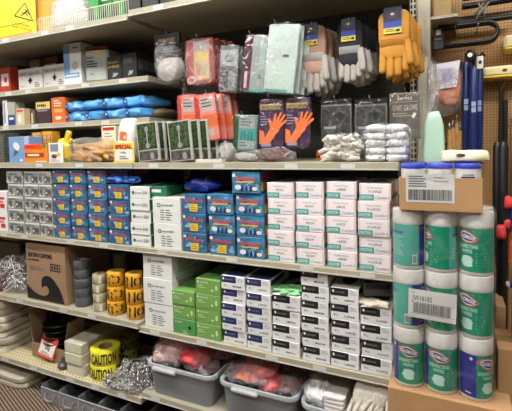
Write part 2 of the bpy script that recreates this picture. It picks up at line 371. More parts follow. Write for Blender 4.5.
# ------------------------------------------------------------------ printed cartons
PINK = mat('pale_pink_carton', 'e6dcdb', .5, var=.03); PINK2 = mat('pink_blotch', 'debfc1', .55)
BLU = mat('blue_carton', '356184', .35, var=.35, vs=30); BLUD = mat('dark_blue_carton', '24496a', .35, var=.3, vs=30); SKY = mat('pale_blue_print', '7ba3bf', .4, var=.2, vs=40)
CRM = mat('cream_print', 'dcd3b4', .5); ORG = mat('orange_print', 'd8622a', .5); NAVY = mat('navy_print', '1d2c5c', .4); LIME = mat('lime_green_carton', '6f9c4d', .45, var=.08)
LIMD = mat('green_carton', '4b8f4b', .45); GRY = mat('silver_grey_carton', '96958f', .4, var=.3, vs=45); GRD = mat('dark_grey_print', '4c4c4b', .5); OFFW = mat('off_white_carton', 'd8d8d4', .5, var=.03)
BWHITE = mat('clean_white_carton', 'dadad8', .45, var=.02)
def deco(b, kind, w, h, d, v=''):
    l = -w/2
    if kind == 'pink':
        b.rect(l+.001, l+w*.47, h*.04, h*.37, TEAL); b.text('DOCTOR', l+w*.05, h*.13, h*.16, WHITE, w=w*.36, bold=.02)
        b.text('Comfort', l+w*.5, h*.13, h*.17, mat('slate_script', '5f7f93', .5), w=w*.42, sl=.35, bold=.0)
        b.text('Powder & Latex', 0, h*.72, h*.1, LINK, w=w*.5, al='c'); b.text(v, 0, h*.48, h*.14, BLACK, w=w*(.42 if v == 'X-LARGE' else .3), al='c', bold=.0)
        b.rect(l+w*.93, l+w-.001, h*.05, h*.95, PINK2); b.rect(l+.002, l+w*.06, h*.42, h*.95, PINK2)
    elif kind == 'blue':
        r = random.Random(int(w*1e5)+len(v))
        for i in range(9): q_ = r.uniform(.02, .85); c_ = r.uniform(.03, .8); b.rect(l+w*q_, l+w*(q_+r.uniform(.06, .13)), h*c_, h*(c_+r.uniform(.05, .14)), (SKY, NAVY, mat('steel_blue_print', '5585a8', .4))[i % 3], y=-.0003-.00002*i)
        for i in range(7): b.disc(l+w*r.uniform(.12, .9), h*r.uniform(.12, .45), w*r.uniform(.05, .1), h*r.uniform(.05, .12), SKY, y=-.0006-.00001*i, n=7)
        x = l+w*.12
        for i in range(9):
            ww = w*.075; zz_ = h*(.66+.03*math.sin(i*.8)); b.poly([(x, -.001, zz_-h*.05), (x+ww*.8, -.001, zz_-h*.06), (x+ww, -.001, zz_+h*.1), (x+ww*.2, -.001, zz_+h*.08)], mat('faded_red_print', 'b5474a', .5)); x += ww*1.1
        if v == 'sticker': b.rect(-w*.16, w*.17, h*.1, h*.5, YEL, -.0014); b.bars(-w*.12, w*.13, h*.42, 3, h*.1, h*.03, mat('sticker_print', '7c6520', .5), -.0019)
        else:
            b.rect(l+w*.16, l+w*.8, h*.5, h*.56, YEL, -.0011); [b.poly([(l+w*(.3+.16*q), -.00095, h*.08), (l+w*(.42+.16*q), -.00095, h*.1), (l+w*(.40+.16*q), -.00095, h*.34), (l+w*(.35+.16*q), -.00095, h*.4)], NAVY) for q in range(4)]; b.disc(l+w*.22, h*.28, w*.12, h*.12, WHITE, -.0012, 9); b.disc(l+w*.82, h*.22, w*.1, h*.1, CRM, -.0012, 8)
        b.rect(l+w*.02, l+w*.13, h*.76, h*.9, WHITE, -.0012)
    elif kind == 'grey':
        r = random.Random(3+len(v))
        b.rect(l+.002, l+w*.98, h*.86, h*.97, WHITE); b.rect(l+w*.05, l+w*.4, h*.05, h*.2, WHITE)
        b.text('~10', l+w*.1, h*.66, h*.12, INK, w=w*.6); b.rect(l+w*.56, l+w*.94, h*.1, h*.62, GRD, -.0008); b.rect(l+w*.1, l+w*.3, h*.3, h*.6, INK, -.0008)
        for i in range(9): a = r.uniform(.05, .8); c = r.uniform(.08, .7); b.rect(l+w*a, l+w*(a+r.uniform(.05, .18)), h*c, h*(c+.1), (GRD, INK, LINK)[i % 3], -.0009-.00002*i)
        b.disc(w*.12, h*.35, w*.09, h*.16, GRD, -.0015, 12); b.disc(w*.12, h*.35, w*.05, h*.09, WHITE, -.0018, 12)
    elif kind == 'esmall':
        b.disc(l+w*.17, h*.5, w*.07, h*.15, GREEN, -.001); b.text('emerald', l+w*.27, h*.42, h*.16, GREEN, w=w*.33); b.text('500', l+w*.66, h*.38, h*.26, INK, w=w*.24)
    elif kind == 'ebig':
        b.disc(l+w*.23, h*.7, w*.07, h*.08, GREEN, -.001); b.disc(l+w*.23, h*.7, w*.035, h*.04, WHITE, -.0014); b.text('emerald', l+w*.32, h*.665, h*.085, GREEN, w=w*.42, bold=.02)
        for i in range(5): b.rect(l+w*.28, l+w*(.42+.03*(i % 2)), h*(.52-i*.09)-h*.035, h*(.52-i*.09), INK); b.rect(l+w*.48, l+w*(.62+.05*((i*7) % 3)), h*(.52-i*.09)-h*.035, h*(.52-i*.09), INK)
    elif kind == 'lime':
        b.disc(l+w*.1, h*.8, w*.04, h*.08, WHITE, -.001); b.text('emerald', l+w*.17, h*.74, h*.12, WHITE, w=w*.35); b.bars(l+w*.08, l+w*.4, h*.6, 2, h*.14, h*.05, mat('pale_lime_print', 'b8dca0', .5))
        b.disc(l+w*.85, h*.5, w*.05, h*.2, mat('pale_lime_print', 'b8dca0'), -.001, 10); b.disc(l+w*.68, h*.3, w*.06, h*.08, mat('pale_lime_print', 'b8dca0'), -.001, 8)
    elif kind == 'dgreen':
        b.text('emerald', l+w*.1, h*.74, h*.12, WHITE, w=w*.3); b.disc(l+w*.75, h*.5, w*.07, h*.13, BLACK, -.001, 10); b.bars(l+w*.45, l+w*.7, h*.25, 2, h*.14, h*.05, mat('pale_lime_print', 'b8dca0', .5))
    elif kind in ('navy', 'black'):
        k = NAVY if kind == 'navy' else BLACK
        b.rect(l+.001, l+w*.64, h*.5, h*.985, k); b.disc(l+w*.1, h*.78, w*.04, h*.1, WHITE, -.001, 8); b.text('emerald', l+w*.17, h*.7, h*.12, LINK, w=w*.32, bold=.0)
        b.disc(l+w*.14, h*.3, w*.035, h*.07, LINK, -.001, 8); b.bars(l+w*.19, l+w*.28, h*.33, 2, h*.08, h*.03, LINK)
        b.text(v, l+w*.5, h*.2, h*.12, BLACK, w=w*.36); b.bars(l+w*.7, l+w*.94, h*.86, 3, h*.1, h*.03, LINK)
def carton(kind, w, d, h, v=''):
    b = B()
    base = {'pink': PINK, 'blue': {'dark': BLUD, 'cloud': mat('sea_blue_carton', '3a7396', .35, var=.4, vs=35)}.get(v, BLU), 'grey': GRY, 'esmall': OFFW, 'ebig': OFFW, 'lime': LIME, 'dgreen': LIMD, 'navy': BWHITE, 'black': BWHITE}[kind]
    b.box(-w/2, w/2, 0, d, 0, h, base, .0015)
    deco(b, kind, w, h, d, v)
    # side (right) faces: decorated through a turned frame
    b.M = Matrix.Translation((w/2, d/2, 0)) @ Matrix.Rotation(PI/2, 4, 'Z')
    if kind == 'esmall': b.rect(-d/2+.004, d/2-.002, .003, h-.003, GREEN)
    if kind in ('navy', 'black'): b.rect(-d/2+.01, d*.2, h*.55, h*.92, NAVY if kind == 'navy' else BLACK)
    if kind == 'blue': b.rect(-d/2+.012, -d/2+.06, h*.1, h*.5, YEL); b.rect(-d/2+.01, d*.3, h*.6, h*.85, RED)
    if kind == 'ebig':
        for i in range(8): b.rect(-d*.35, -d*.35+d*(.3+.1*((i*5) % 3)), h*(.85-i*.09)-h*.03, h*(.85-i*.09), INK)
    if kind == 'pink': b.rect(-d/2+.01, d*.3, h*.05, h*.33, TEAL); b.text('DOCTOR', -d*.3, h*.12, h*.14, WHITE, w=d*.3)
    b.M = Matrix.Translation((0, d/2, h)) @ Matrix.Rotation(-PI/2, 4, 'X')
    if kind == 'navy': b.rect(-w/2+.004, w/2-.004, -d/2+.012, d/2-.004, mat('navy_lid', '27345a', .5), -.0004)
    if kind in ('navy', 'black', 'lime', 'dgreen', 'blue', 'pink', 'grey'):   # dotted dispensing oval printed on the lid
        b.disc(0, 0, w*.28, d*.28, {'navy': NAVY, 'black': GRD, 'lime': LIMD, 'dgreen': LIME, 'blue': BLUD, 'pink': TEAL, 'grey': GRD}[kind], -.0008, 20)
    return b
ORD = {1: ['only'], 2: ['top', 'bottom'], 3: ['top', 'middle', 'bottom'], 4: ['top', 'second from top', 'third from top', 'bottom'],
       5: ['top', 'second from top', 'middle', 'second from bottom', 'bottom'], 6: ['top', 'second from top', 'third from top', 'third from bottom', 'second from bottom', 'bottom']}
def stack(name, kind, u0, u1, vtop, n, z0, lab, group, cat='box', y=.008, d=.235, v='', vs=None, um=None, jit=.003, ords=None):
    """a column of n equal cartons on a shelf: one is built, the rest are copies"""
    x0, x1 = X(u0, y, z0), X(u1, y, z0); xm = (x0+x1)/2; w = (x1-x0)*.975
    zt = Zv(vtop, xm, y); h = (zt-z0)/n; out = {}
    for k in range(n):           # k from the top
        vv = vs[k] if vs else v
        z = z0+(n-1-k)*h+.0004*(n-k); loc = (xm+R.uniform(-jit, jit), y+R.uniform(0, .007), z)
        if vv in out: o = out[vv].copy(); COL.objects.link(o); o.location = loc
        else: o = carton(kind, w, d, h-.0012, vv).build(name, loc=loc); out[vv] = o
        o.rotation_euler.z = R.uniform(-.015, .015)
        tag(o, lab.replace('#', (ords or ORD[n])[k]), cat, group)
    return xm, w, zt, h
S3, S4R, S4L = ZTOP['S3'], ZTOP['S4R'], ZTOP['S4L']
# shelf three, left to right
G = 'grey and white respirator boxes stacked on the third shelf'
for i, (a, c, nm) in enumerate(((8.5, 25, 'left'), (25.5, 40, 'middle'), (40.5, 54, 'right'))):
    stack('respirator_box', 'grey', a, c, 171.5, 5, S3, 'grey and white printed box, # of the %s grey column' % nm, G, v='abc'[i], d=.2)
G = 'blue glove boxes with yellow stickers on the left'
for i, (a, c, n, vt, nm) in enumerate(((55, 71, 5, 170, 'first'), (72, 88, 5, 170, 'second'), (89.5, 107.5, 5, 170, 'third'), (109.5, 129.5, 4, 185, 'fourth'))):
    stack('glove_box', 'blue', a, c, vt, n, S3, 'blue box with yellow sticker, # of the %s blue column from left' % nm, G, v='sticker')
xm, w, zt, h = X(119, .1, 1.2), .118, Zv(184.5, X(119, .1, 1.2), .008), .07
o = carton('blue', .128, .2, .07, 'dark').build('glove_box', loc=(X(118, .05, zt), .05, zt+.002), rz=.05); tag(o, 'dark blue glove box behind the blue gloves spilling over the fourth blue column', 'box')
stack('glove_box', 'esmall', 131, 150.5, 187, 5, S3, 'small white box marked 500 with green side, # of its column', 'small white boxes marked 500')
stack('glove_case', 'ebig', 153.5, 181.5, 197.5, 2, S3, 'large white carton, # of the pair beside the small 500 boxes', 'large white cartons on the third shelf', d=.3)
G = 'blue glove boxes in the middle of the third shelf'
stack('glove_box', 'blue', 183, 206.5, 194.5, 3, S3, 'blue box with yellow sticker, # of the column right of white cartons', G, v='sticker')
stack('glove_box', 'blue', 209, 235, 194.5, 3, S3, 'blue glove box, # of the column second left of the pink boxes', G, vs=['cloud', 'cloud', 'sticker'])
cx, cw, cz, ch = stack('glove_box', 'blue', 237, 265, 194, 3, S3, 'blue glove box beside the pink boxes, # of three under the highest one', G, v='cloud')
o = carton('blue', cw, .235, .092, 'cloud').build('glove_box', loc=(cx-.012, .0, cz+.003), rz=.03); tag(o, 'blue glove box standing highest, alone on top of the column beside the pink boxes', 'box', G)
G = 'white and pink glove boxes on the third shelf'
for a, c, vt, sz in ((268, 295, 183, 'SMALL'), (296.5, 324.5, 182.5, 'MEDIUM'), (326.5, 356.5, 182, 'LARGE'), (358.5, 391, 184, 'X-LARGE')):
    stack('glove_box', 'pink', a, c, vt, 5, S3, 'white and pink glove box marked %s, # of its column' % sz, G, v=sz)
# boxes cut by the left edge
b_w = .125
for k, nm in enumerate(('upper', 'lower')):
    b = B(); b.box(-.07, .07, 0, .2, 0, .118, OFFW, .002); b.rect(.01, .05, .02, .045, RED); b.rect(-.02, .05, .07, .085, RED); b.text('~6', -.05, .05, .014, RED, w=.09)
    o = b.build('wipes_box', loc=(X(8, .02, 1.)-.074, .02, S3+.001+.1195*(1-k))); tag(o, 'white box with red print at the left picture edge, %s of the two' % nm, 'box', 'white and red boxes at the left edge')
# shelf four
G = 'large white cartons on the fourth shelf'
stack('glove_case', 'ebig', 143.5, 173, 254, 3, S4R, 'large white carton beside the amber caution tape, # of three', G, d=.33)
G = 'lime green glove boxes on the fourth shelf'
z0 = S4R; x0, x1 = X(173.5, .008, z0), X(195.5, .008, z0)
o = carton('dgreen', .125, .235, .071).build('glove_box', loc=((x0+x1)/2, .008, z0+.0005)); tag(o, 'darker green glove box at the foot of the short green column', 'box', G)
z1 = z0+.0735; zt = Zv(291, (x0+x1)/2, .008); hh = (zt-z1)/2
pr = None
for k, nm in enumerate(('upper', 'lower')):
    if pr is None: pr = o = carton('lime', .125, .235, hh-.002).build('glove_box')
    else: o = pr.copy(); COL.objects.link(o)
    o.location = ((x0+x1)/2-.002, .008+.004*k, z1+hh*(1-k)+.0005); tag(o, '%s lime green glove box of two standing on the darker green one' % nm, 'box', G)
stack('glove_box', 'lime', 196.5, 221.5, 280, 4, S4R, 'lime green glove box, # of the taller green column', G)
G = 'navy striped white glove boxes on the fourth shelf'
stack('glove_box', 'navy', 222.5, 246, 276.5, 5, S4R, 'white glove box with navy stripe, # of the left navy column', G, v='MEDIUM')
stack('glove_box', 'navy', 247, 271.5, 280, 5, S4R, 'white glove box with navy stripe, # of the right navy column', G, v='LARGE')
G = 'black striped white glove boxes on the fourth shelf'
b1 = stack('glove_box', 'black', 272.5, 300.5, 296, 4, S4R, 'white box with black stripe, # of the shortest black column', G, v='SMALL')
stack('glove_box', 'black', 302, 329.5, 271, 6, S4R, 'white box with black stripe, # of the tallest black column', G, v='MEDIUM')
b3 = stack('glove_box', 'black', 331, 359.5, 289, 5, S4R, 'white box with black stripe marked LARGE, # of its column', G, v='LARGE')
b4 = stack('glove_box', 'black', 361, 393, 309, 4, S4R, 'white box with black stripe marked X-LARGE, # of its column', G, v='X-LARGE')
# opened boxes lying behind the front rows: dark grey tray tilted at the end
b = B(); b.box(-.055, .055, 0, .2, 0, .055, GRD, .002); b.rect(-.05, .05, .03, .05, BLACK)
b.M = Matrix.Translation((.055, .1, 0)) @ Matrix.Rotation(PI/2, 4, 'Z'); b.bars(-.09, .06, .047, 3, .013, .006, LINK); b.M = Matrix()
o = b.build('glove_box', loc=(b4[0], .06, b4[2]+.03), rz=.35, rx=.12); tag(o, 'opened dark grey box tilted on top of the X-LARGE column', 'box')
# loose gloves
def rag(name, loc, r, m, label, seed, cuff=None, cat='gloves', amp=.5, fr=22, rz=0, p=.9):
    b = B(); b.blob((0, 0, r[2]), r, m, 30, 16, amp, fr, seed, p)
    if cuff: b.tube([(0, 0, r[2]*1.0), (.03, 0, r[2]*1.7)], [r[2]*.6, r[2]*.75], cuff, 12)
    o = b.build(name, loc=loc, rz=rz); return tag(o, label, cat)
NITR = mat('blue_nitrile', '2f63b8', .4, bump=.6, bs=60); NITD = mat('deep_blue_nitrile', '2440a8', .35, bump=.6, bs=50); GNIT = mat('pale_green_nitrile', '86c48d', .5, bump=.6, bs=80)
x, z = W(119, 184, .0); rag('spilled_gloves', (x-.005, .055, z+.001), (.085, .045, .018), NITR, 'bright blue thin gloves pulled out over the fourth blue column', 3, amp=.7, fr=30)
x, z = W(203, 194.5, .05)
rag('spilled_gloves', (x-.02, .09, Zv(194.5, x, .008)+.002), (.09, .05, .032), NITD, 'royal blue gloves with a grey cuff heaped on the middle blue boxes', 9, cuff=mat('grey_cuff', '8c8f9c', .6), amp=.45, fr=18)
rag('spilled_gloves', (b1[0], .06, b1[2]+.001), (.058, .05, .011), GNIT, 'pale green thin gloves peeking from the shortest black striped column', 4, amp=.8, fr=40)
rag('spilled_gloves', (b4[0]-.005, .035, b4[2]+.001), (.055, .03, .012), mat('pale_latex', 'cfc3ae', .55, bump=.4), 'cream thin gloves lying on the front of the X-LARGE column', 6, amp=.8, fr=40)
x = X(163, .12, 1.2); b = B(); b.box(-.06, .06, 0, .14, 0, .05, GREEN, .002); b.rect(-.05, .03, .02, .035, WHITE); o = b.build('glove_box', loc=(X(160, .06, 1.2), .03, 1.19), rz=.02); 
o.location.z = Zv(197.3, o.location.x, .008)+.001; tag(o, 'green box lying on top of the large white cartons', 'box')
# wave carton
zb = S4L; xa, xb = X(28, .02, zb), X(67, .02, zb); w = xb-xa; zt = Zv(242, xa, .02); h = zt-zb
t = thing('moving_carton', 'brown cardboard carton printed with a black wave beside the wire hooks', 'box', ((xa+xb)/2, .02, zb))
b = B(); b.box(-w/2, w/2, 0, .33, 0, h-.003, CARD, .002); l = -w/2
b.text('~7', l+w*.06, h*.88, h*.035, INK, w=w*.3); b.text('HEATING CANYONS', l+w*.06, h*.76, h*.07, BLACK, w=w*.62, bold=.05); b.text('~8', l+w*.06, h*.69, h*.04, BLACK, w=w*.3)
b.rect(l+w*.62, l+w*.88, h*.55, h*.68, BLACK); b.rect(l+w*.64, l+w*.86, h*.57, h*.66, CARD, -.0011)
for k in range(3): b.rect(l+w*(.66+k*.065), l+w*(.70+k*.065), h*.58, h*.65, BLACK, -.0015)
b.bars(l+w*.1, l+w*.5, h*.6, 3, h*.03, h*.01, INK)
# wave
pts = []
up = [(0, .26), (.1, .19), (.22, .13), (.34, .1), (.45, .1), (.53, .13), (.57, .19), (.555, .25), (.5, .28), (.44, .27), (.40, .23), (.38, .28), (.385, .36), (.43, .43), (.52, .46), (.62, .45), (.72, .39), (.82, .29), (.89, .18), (.95, .02), (0, .02)]
b.poly([(l+w*a, -.0009, h*c) for a, c in up], BLACK)
b.build('box_body', t)
b = B(); b.box(-.03, .03, -.0004, .33, 0, .0006, mat('packing_tape', '8a6b43', .25)); b.build('packing_tape', t, loc=(0, 0, h-.002))
# ---- tape rolls
def roll(name, u, v0, v1, wpx, y, m, label, group, cat='tape roll', text=None, flip=False, core=.42, tm=None, ang=-.5, z=None, n=1, rep=6, names=None, patch=None, rz0=0., cm=CARD, vtop=None):
    """n stacked rolls; v0 = top and v1 = bottom row of the stack's front"""
    out = []; zb = z if z is not None else W(u, v1, y)[1]; xm = X(u, y, zb)
    
    aa = math.atan((u-256)/F); dl = wpx/2*math.cos(aa)**2/F; r = .05
    for _ in range(4): xm = X(u, y+r, zb); r = math.hypot(xm, y+r+D)*math.sin(dl)
    yc = y+r; xm = X(u, yc, zb); ztop = Zv(v0, xm, y); h = (ztop-zb)/n; pr = None
    for k in range(n):
        loc = (xm+R.uniform(-.003, .003), yc+R.uniform(-.002, .003), zb+(n-1-k)*h+.0005)
        if pr is None:
            pr = t = thing(name, '', cat, loc, rz=rz0, group=group)
            hh = h-.0015; b = B(); b.lathe([(r*core+.002, .001), (r-.002, 0), (r, .002), (r, hh-.002), (r-.002, hh), (r*core+.002, hh-.001), (r*core+.002, .001)], m, 40)
            def wp(p): a = p[0]/r; q = r-p[1]*1.0; return (q*math.sin(a), -q*math.cos(a), p[2])
            b.warp = wp
            if text:
                P = 2*PI*r/rep
                for j in range(rep):
                    xc = (j-rep/2)*P+P*.5
                    b.text(text, xc, hh*.84 if flip else hh*.16, hh*.66, tm or BLACK, w=P*.86, al='c', bold=.035, y=-.0006, rot=PI if flip else 0)
            if patch:
                for j in range(4): b.rect((j-1.6)*r*1.5, (j-1.6)*r*1.5+r*.45, hh*.1, hh*.9, patch, -.0006, 5)
            b.warp = None
            b.build('tape', t)
            b = B(); b.lathe([(r*core-.004, .001), (r*core+.001, .001), (r*core+.001, hh), (r*core-.004, hh), (r*core-.004, .001)], cm, 28); b.build('core', t)
        else: t = dup(pr, loc, rz=rz0+R.uniform(-.35, .35))
        t['label'] = label.replace('#', names[k] if names else ORD[n][k]); out.append(t)
    return xm, yc, r, zb, ztop
DUCT = mat('grey_duct_tape', '4f5254', .35, var=.08); TAN = mat('clear_tan_tape', 'a39b77', .25, var=.1, vs=20); TANL = mat('tape_core_label', 'c9c6b4', .5)
OCH = mat('amber_caution_tape', 'd59a24', .3, var=.08); CYEL = mat('yellow_caution_tape', 'd9cf2e', .3, var=.05); CYEL_SHADE = mat('shaded_yellow_tape', '8d8c38', .35)  # olive tone: yellow tape darkened in its colour to stand for shade
roll('tape_roll', 84.5, 261, 306, 19, .03, DUCT, 'wide dark grey duct tape roll, # of the stack by the wave carton', 'grey duct tape rolls', n=5, z=S4L)
roll('tape_roll', 101, 275.5, 312, 14.5, .02, TAN, 'clear tan packing tape roll, # of the stack beside the grey tape', 'tan packing tape rolls', n=4, z=S4L, patch=TANL)
roll('tape_roll', 117, 273, 315, 18.5, .012, OCH, 'amber CAUTION tape roll, # of the left caution stack', 'amber caution tape rolls', text='CAUTION', flip=True, n=3, z=S4L, rep=1, rz0=-1.5)
roll('tape_roll', 136, 275, 318, 18.5, .012, OCH, 'amber CAUTION tape roll, # of the right caution stack by the white cartons', 'amber caution tape rolls', text='CAUTION', flip=True, n=3, z=S4L, rep=1, rz0=2.4)
roll('tape_roll', 121, 254, 268, 14, .26, mat('sage_tape', '6d7463', .4), 'sage grey tape roll far back, # of three behind the caution tape', 'sage tape rolls at the back', n=3, z=S4L)
# shelf five rolls
z5 = ZTOP['S5L']
roll('tape_roll', 106, 352, 382, 31, .02, CYEL, 'large bright yellow CAUTION tape roll, # of the two at the shelf edge', 'yellow caution tape rolls', text='CAUTION', n=2, z=z5, rep=3, rz0=.62, core=.48)
roll('tape_roll', 127, 341, 365, 28, .2, CYEL_SHADE, 'yellow caution tape roll in shade, # of the pair behind the front rolls', 'shaded caution tape rolls', text='CAUTION', n=2, z=z5, rep=3, rz0=1.2, core=.48)
# ------------------------------------------------------------------ shelf two and the upper left shelves
def fbox(name, u0, u1, vb, vt, y, d, m, label, cat='box', z=None, deco_fn=None, rz=0, group=None, bev=.0015, ry=0):
    """one box with its front between two columns and two rows of the picture"""
    um = (u0+u1)/2
    if z is None: z = W(um, vb, y)[1]
    x0, x1 = X(u0, y, z), X(u1, y, z); w = (x1-x0)*.98; h = Zv(vt, (x0+x1)/2, y)-z-.001
    b = B(); b.box(-w/2, w/2, 0, d, 0, h, m, bev)
    if deco_fn: deco_fn(b, w, h, d)
    o = b.build(name, loc=((x0+x1)/2, y, z+.0005), rz=rz, ry=ry)
    return tag(o, label, cat, group)
zU1, zU2, zS2 = ZTOP['U1'], ZTOP['U2'], ZTOP['S2']
KITW = mat('kit_white_plastic', 'c4c0ba', .35)
yk = .15
def kit(b, w, h, d):
    b.text('FIRST AID KIT', 0, h*.68, h*.15, BLACK, w=w*.84, al='c', bold=.0)
    b.rect(-w*.02, w*.06, h*.28, h*.56, BLACK); b.rect(-w*.07, w*.11, h*.37, h*.48, BLACK); b.text('No. 1', -w*.4, h*.14, h*.1, INK, w=w*.2); b.bars(w*.2, w*.42, h*.3, 3, h*.08, h*.04, INK)
for u0, u1, nm, vb, vt in ((18.5, 42.5, 'left', 90, 70.), (43.5, 66, 'right', 88, 66.)):
    x0 = X(u0, yk, zU1); x1 = X(u1, yk, zU1); w = x1-x0-.004; h = Zv(vt, x0, yk)-zU1
    t = thing('first_aid_kit', 'white first aid kit case with black cross, %s of the two upper left' % nm, 'first aid kit', ((x0+x1)/2, yk, zU1), group='first aid kits')
    b = B(); b.box(-w/2, w/2, 0, .07, 0, h, KITW, .005); kit(b, w, h, .07); b.build('case', t)
    b = B(); b.box(-w*.06, w*.06, -.004, .0, h*.93, h*1.0, KITW, .001); b.build('latch', t)
def medbox(b, w, h, d):
    l = -w/2; b.rect(l+.001, l+w*.36, h*.25, h*.97, mat('sky_print', '6f9cc8', .5)); b.text('~4', l+w*.55, h*.86, h*.05, BLACK, w=w*.35); b.disc(w*.16, h*.45, w*.15, h*.1, LINK); b.disc(w*.16, h*.45, w*.12, h*.08, KITW, -.0012)
    b.rect(l+w*.04, l+w*.9, h*.16, h*.28, mat('sky_print', '6f9cc8', .5), -.0012); b.rect(l+w*.1, l+w*.8, h*.2, h*.24, WHITE, -.0016)
fbox('dust_mask_box', 64.5, 82, 85.5, 43, .145, .1, OFFW, 'tall white and pale blue box standing right of the first aid kits', 'box', zU1, medbox)
# red carton at the very left, tan goods behind
fbox('bandage_box', -4, 11, 85, 68, .15, .12, mat('red_box', 'a8321f', .5), 'red box with a white panel at the left end of the top shelf', 'box', zU1, lambda b, w, h, d: (b.rect(-w*.1, w*.4, h*.25, h*.75, WHITE), b.disc(w*.2, h*.5, w*.1, h*.12, RED, -.0012)))
for i, (u, w_, c, nm, vt) in enumerate(((13, .12, '6a6350', 'olive grey', 66), (36, .09, '9a7b57', 'tan', 60), (52, .12, '6e3b24', 'rust brown', 57))):
    x = X(u, .27, zU1); h = Zv(vt, x, .27)-zU1; b = B(); b.box(-w_/2, w_/2, 0, .13, 0, h, mat(nm.replace(' ', '_')+'_card', c, .7), .002); b.rect(-w_*.4, w_*.4, h*.6, h*.8, CRM)
    tag(b.build('supply_box', loc=(x, .27, zU1+.0005)), '%s box standing behind the first aid kits' % nm, 'box')
# can with label
x0, x1 = X(84.5, .15, zU1), X(106.5, .15, zU1); r = (x1-x0)/2*.93; h = Zv(48, x0, .15)-zU1
t = thing('powder_tub', 'grey labelled square tub with a dark red lid band beside the tall white box', 'tub', ((x0+x1)/2, .15+r, zU1), rz=.12)
b = B(); b.box(-r, r, -r, r, 0, h*.93, mat('sage_grey_label', '9da39b', .5), .012); b.text('~4', -r*.8, h*.66, h*.06, BLACK, y=-r-.001, w=r*.6); b.bars(-r*.8, r*.2, h*.6, 3, h*.07, h*.035, BLACK, -r-.001); b.text('~3', -r*.5, h*.2, h*.05, INK, y=-r-.001); b.rect(-r*.1, r*.5, h*.74, h*.88, mat('peach_print', 'd49a62', .5), -r-.001); b.build('jar', t)
b = B(); b.box(-r*1.03, r*1.03, -r*1.03, r*1.03, h*.9, h, mat('maroon_lid', '5c2420', .4), .008); b.build('lid', t)
def blackbox(b, w, h, d):
    b.text('~7', -w*.42, h*.68, h*.12, mat('gold_print', 'a58a3c', .4), w=w*.75); b.text('~8', -w*.42, h*.5, h*.12, mat('gold_print', 'a58a3c', .4), w=w*.8)
    b.poly([(-w*.15, -.001, h*.1), (w*.12, -.001, h*.14), (w*.3, -.001, h*.26), (-w*.05, -.001, h*.3)], LINK)
fbox('safety_glasses_box', 107.5, 122, 79, 56, .145, .16, BLACK, 'black box with gold lettering, left of the two by the grey tub', 'box', zU1, blackbox)
def bb2(b, w, h, d):
    b.M = Matrix.Translation((w/2, d/2, 0)) @ Matrix.Rotation(PI/2, 4, 'Z')
    for k in range(3): b.rect(-d*.42+k*d*.28, -d*.18+k*d*.28, h*.35, h*.75, INK)
    b.M = Matrix(); b.rect(-w*.4, w*.2, h*.6, h*.8, GRD); b.poly([(-w*.1, -.001, h*.1), (w*.15, -.001, h*.14), (w*.3, -.001, h*.28), (0, -.001, h*.3)], LINK)
fbox('safety_glasses_box', 122.5, 137, 77.5, 53, .14, .17, mat('charcoal_box', '222122', .4), 'black box with three grey panels on its side at the shelf end', 'box', zU1, bb2)
fbox('shelf_sign', 105, 114, 58, 43, .33, .01, mat('grey_card', '808485', .6), 'small grey card sign standing behind the black boxes', 'sign', zU1, lambda b, w, h, d: b.bars(-w*.3, w*.3, h*.9, 3, h*.08, h*.03, WHITE))
b = B(); x = X(147, .3, zU1); b.box(-.04, .04, 0, .1, 0, .09, mat('mustard_box', '8c7433', .6), .002)
tag(b.build('supply_box', loc=(X(141, .36, zU1), .33, zU1+.0005)), 'mustard box behind the black boxes at the shelf end', 'box')
# ---- shelf U2
yu = .15
def two(b, w, h, d): b.rect(-w/2+.001, w/2-.001, 0, h*.45, mat('deep_blue_print', '2b3a86', .4)); b.rect(-w*.3, w*.3, h*.25, h*.35, WHITE, -.0012)
fbox('tube_box', 3.5, 8, 128, 100, yu, .08, OFFW, 'thin white box at the left end of the small shelf', 'box', zU2, lambda b, w, h, d: b.rect(-w*.3, w*.1, h*.1, h*.9, mat('lilac_print', '8f87a8', .5)))
fbox('ointment_box', 8.5, 15.5, 127.5, 102, yu, .07, mat('sage_box', '9fa191', .5), 'slim grey and dark blue box near the left end of the small shelf', 'box', zU2, two)
fbox('lotion_box', 16.5, 24.5, 127, 108.5, yu, .07, mat('cream_box', 'c9b48f', .5), 'small cream box with a red band beside the grey and blue one', 'box', zU2, lambda b, w, h, d: (b.rect(-w*.4, w*.4, h*.8, h*.92, RED), b.disc(-w*.05, h*.4, w*.2, h*.25, WHITE)))
fbox('supply_box', 26, 35.5, 126.5, 110, yu+.04, .08, mat('umber_box', '5b4733', .6), 'brown box in the shade between the cream and the plum box', 'box', zU2, lambda b, w, h, d: b.rect(w*.1, w*.3, h*.1, h*.8, mat('cream_box', 'c9b48f')))
fbox('eyewash_box', 36.5, 51, 126.5, 101.5, yu, .1, mat('plum_brown_box', '3b2a2b', .5), 'dark plum box with a yellow top panel', 'box', zU2, lambda b, w, h, d: (b.rect(-w/2+.001, w/2-.001, h*.66, h*.98, mat('straw_print', 'cdb465', .5)), b.text('~5', -w*.4, h*.76, h*.12, BLACK, w=w*.7, y=-.0014), b.rect(-w*.4, w*.3, h*.56, h*.62, mat('lilac_print', '8f87a8', .5))))
fbox('pain_relief_box', 52, 65.5, 126, 97.5, yu, .1, ORG, 'bright orange box between the plum box and the blue bags', 'box', zU2, lambda b, w, h, d: (b.rect(-w/2+.001, w/2-.001, h*.55, h*.97, mat('deep_orange_print', 'b85a2c', .5)), b.rect(-w*.3, w*.35, h*.42, h*.55, mat('amber_print', 'dd9a4a', .5), -.0012), b.disc(w*.0, h*.2, w*.25, h*.07, CRM, -.0012), b.bars(-w*.3, w*.3, h*.9, 3, h*.1, h*.04, CRM, -.0013)))
BAG = mat('blue_poly', '4f94cf', .22, bump=.8, bs=28, var=.12, vs=25)
k = 0
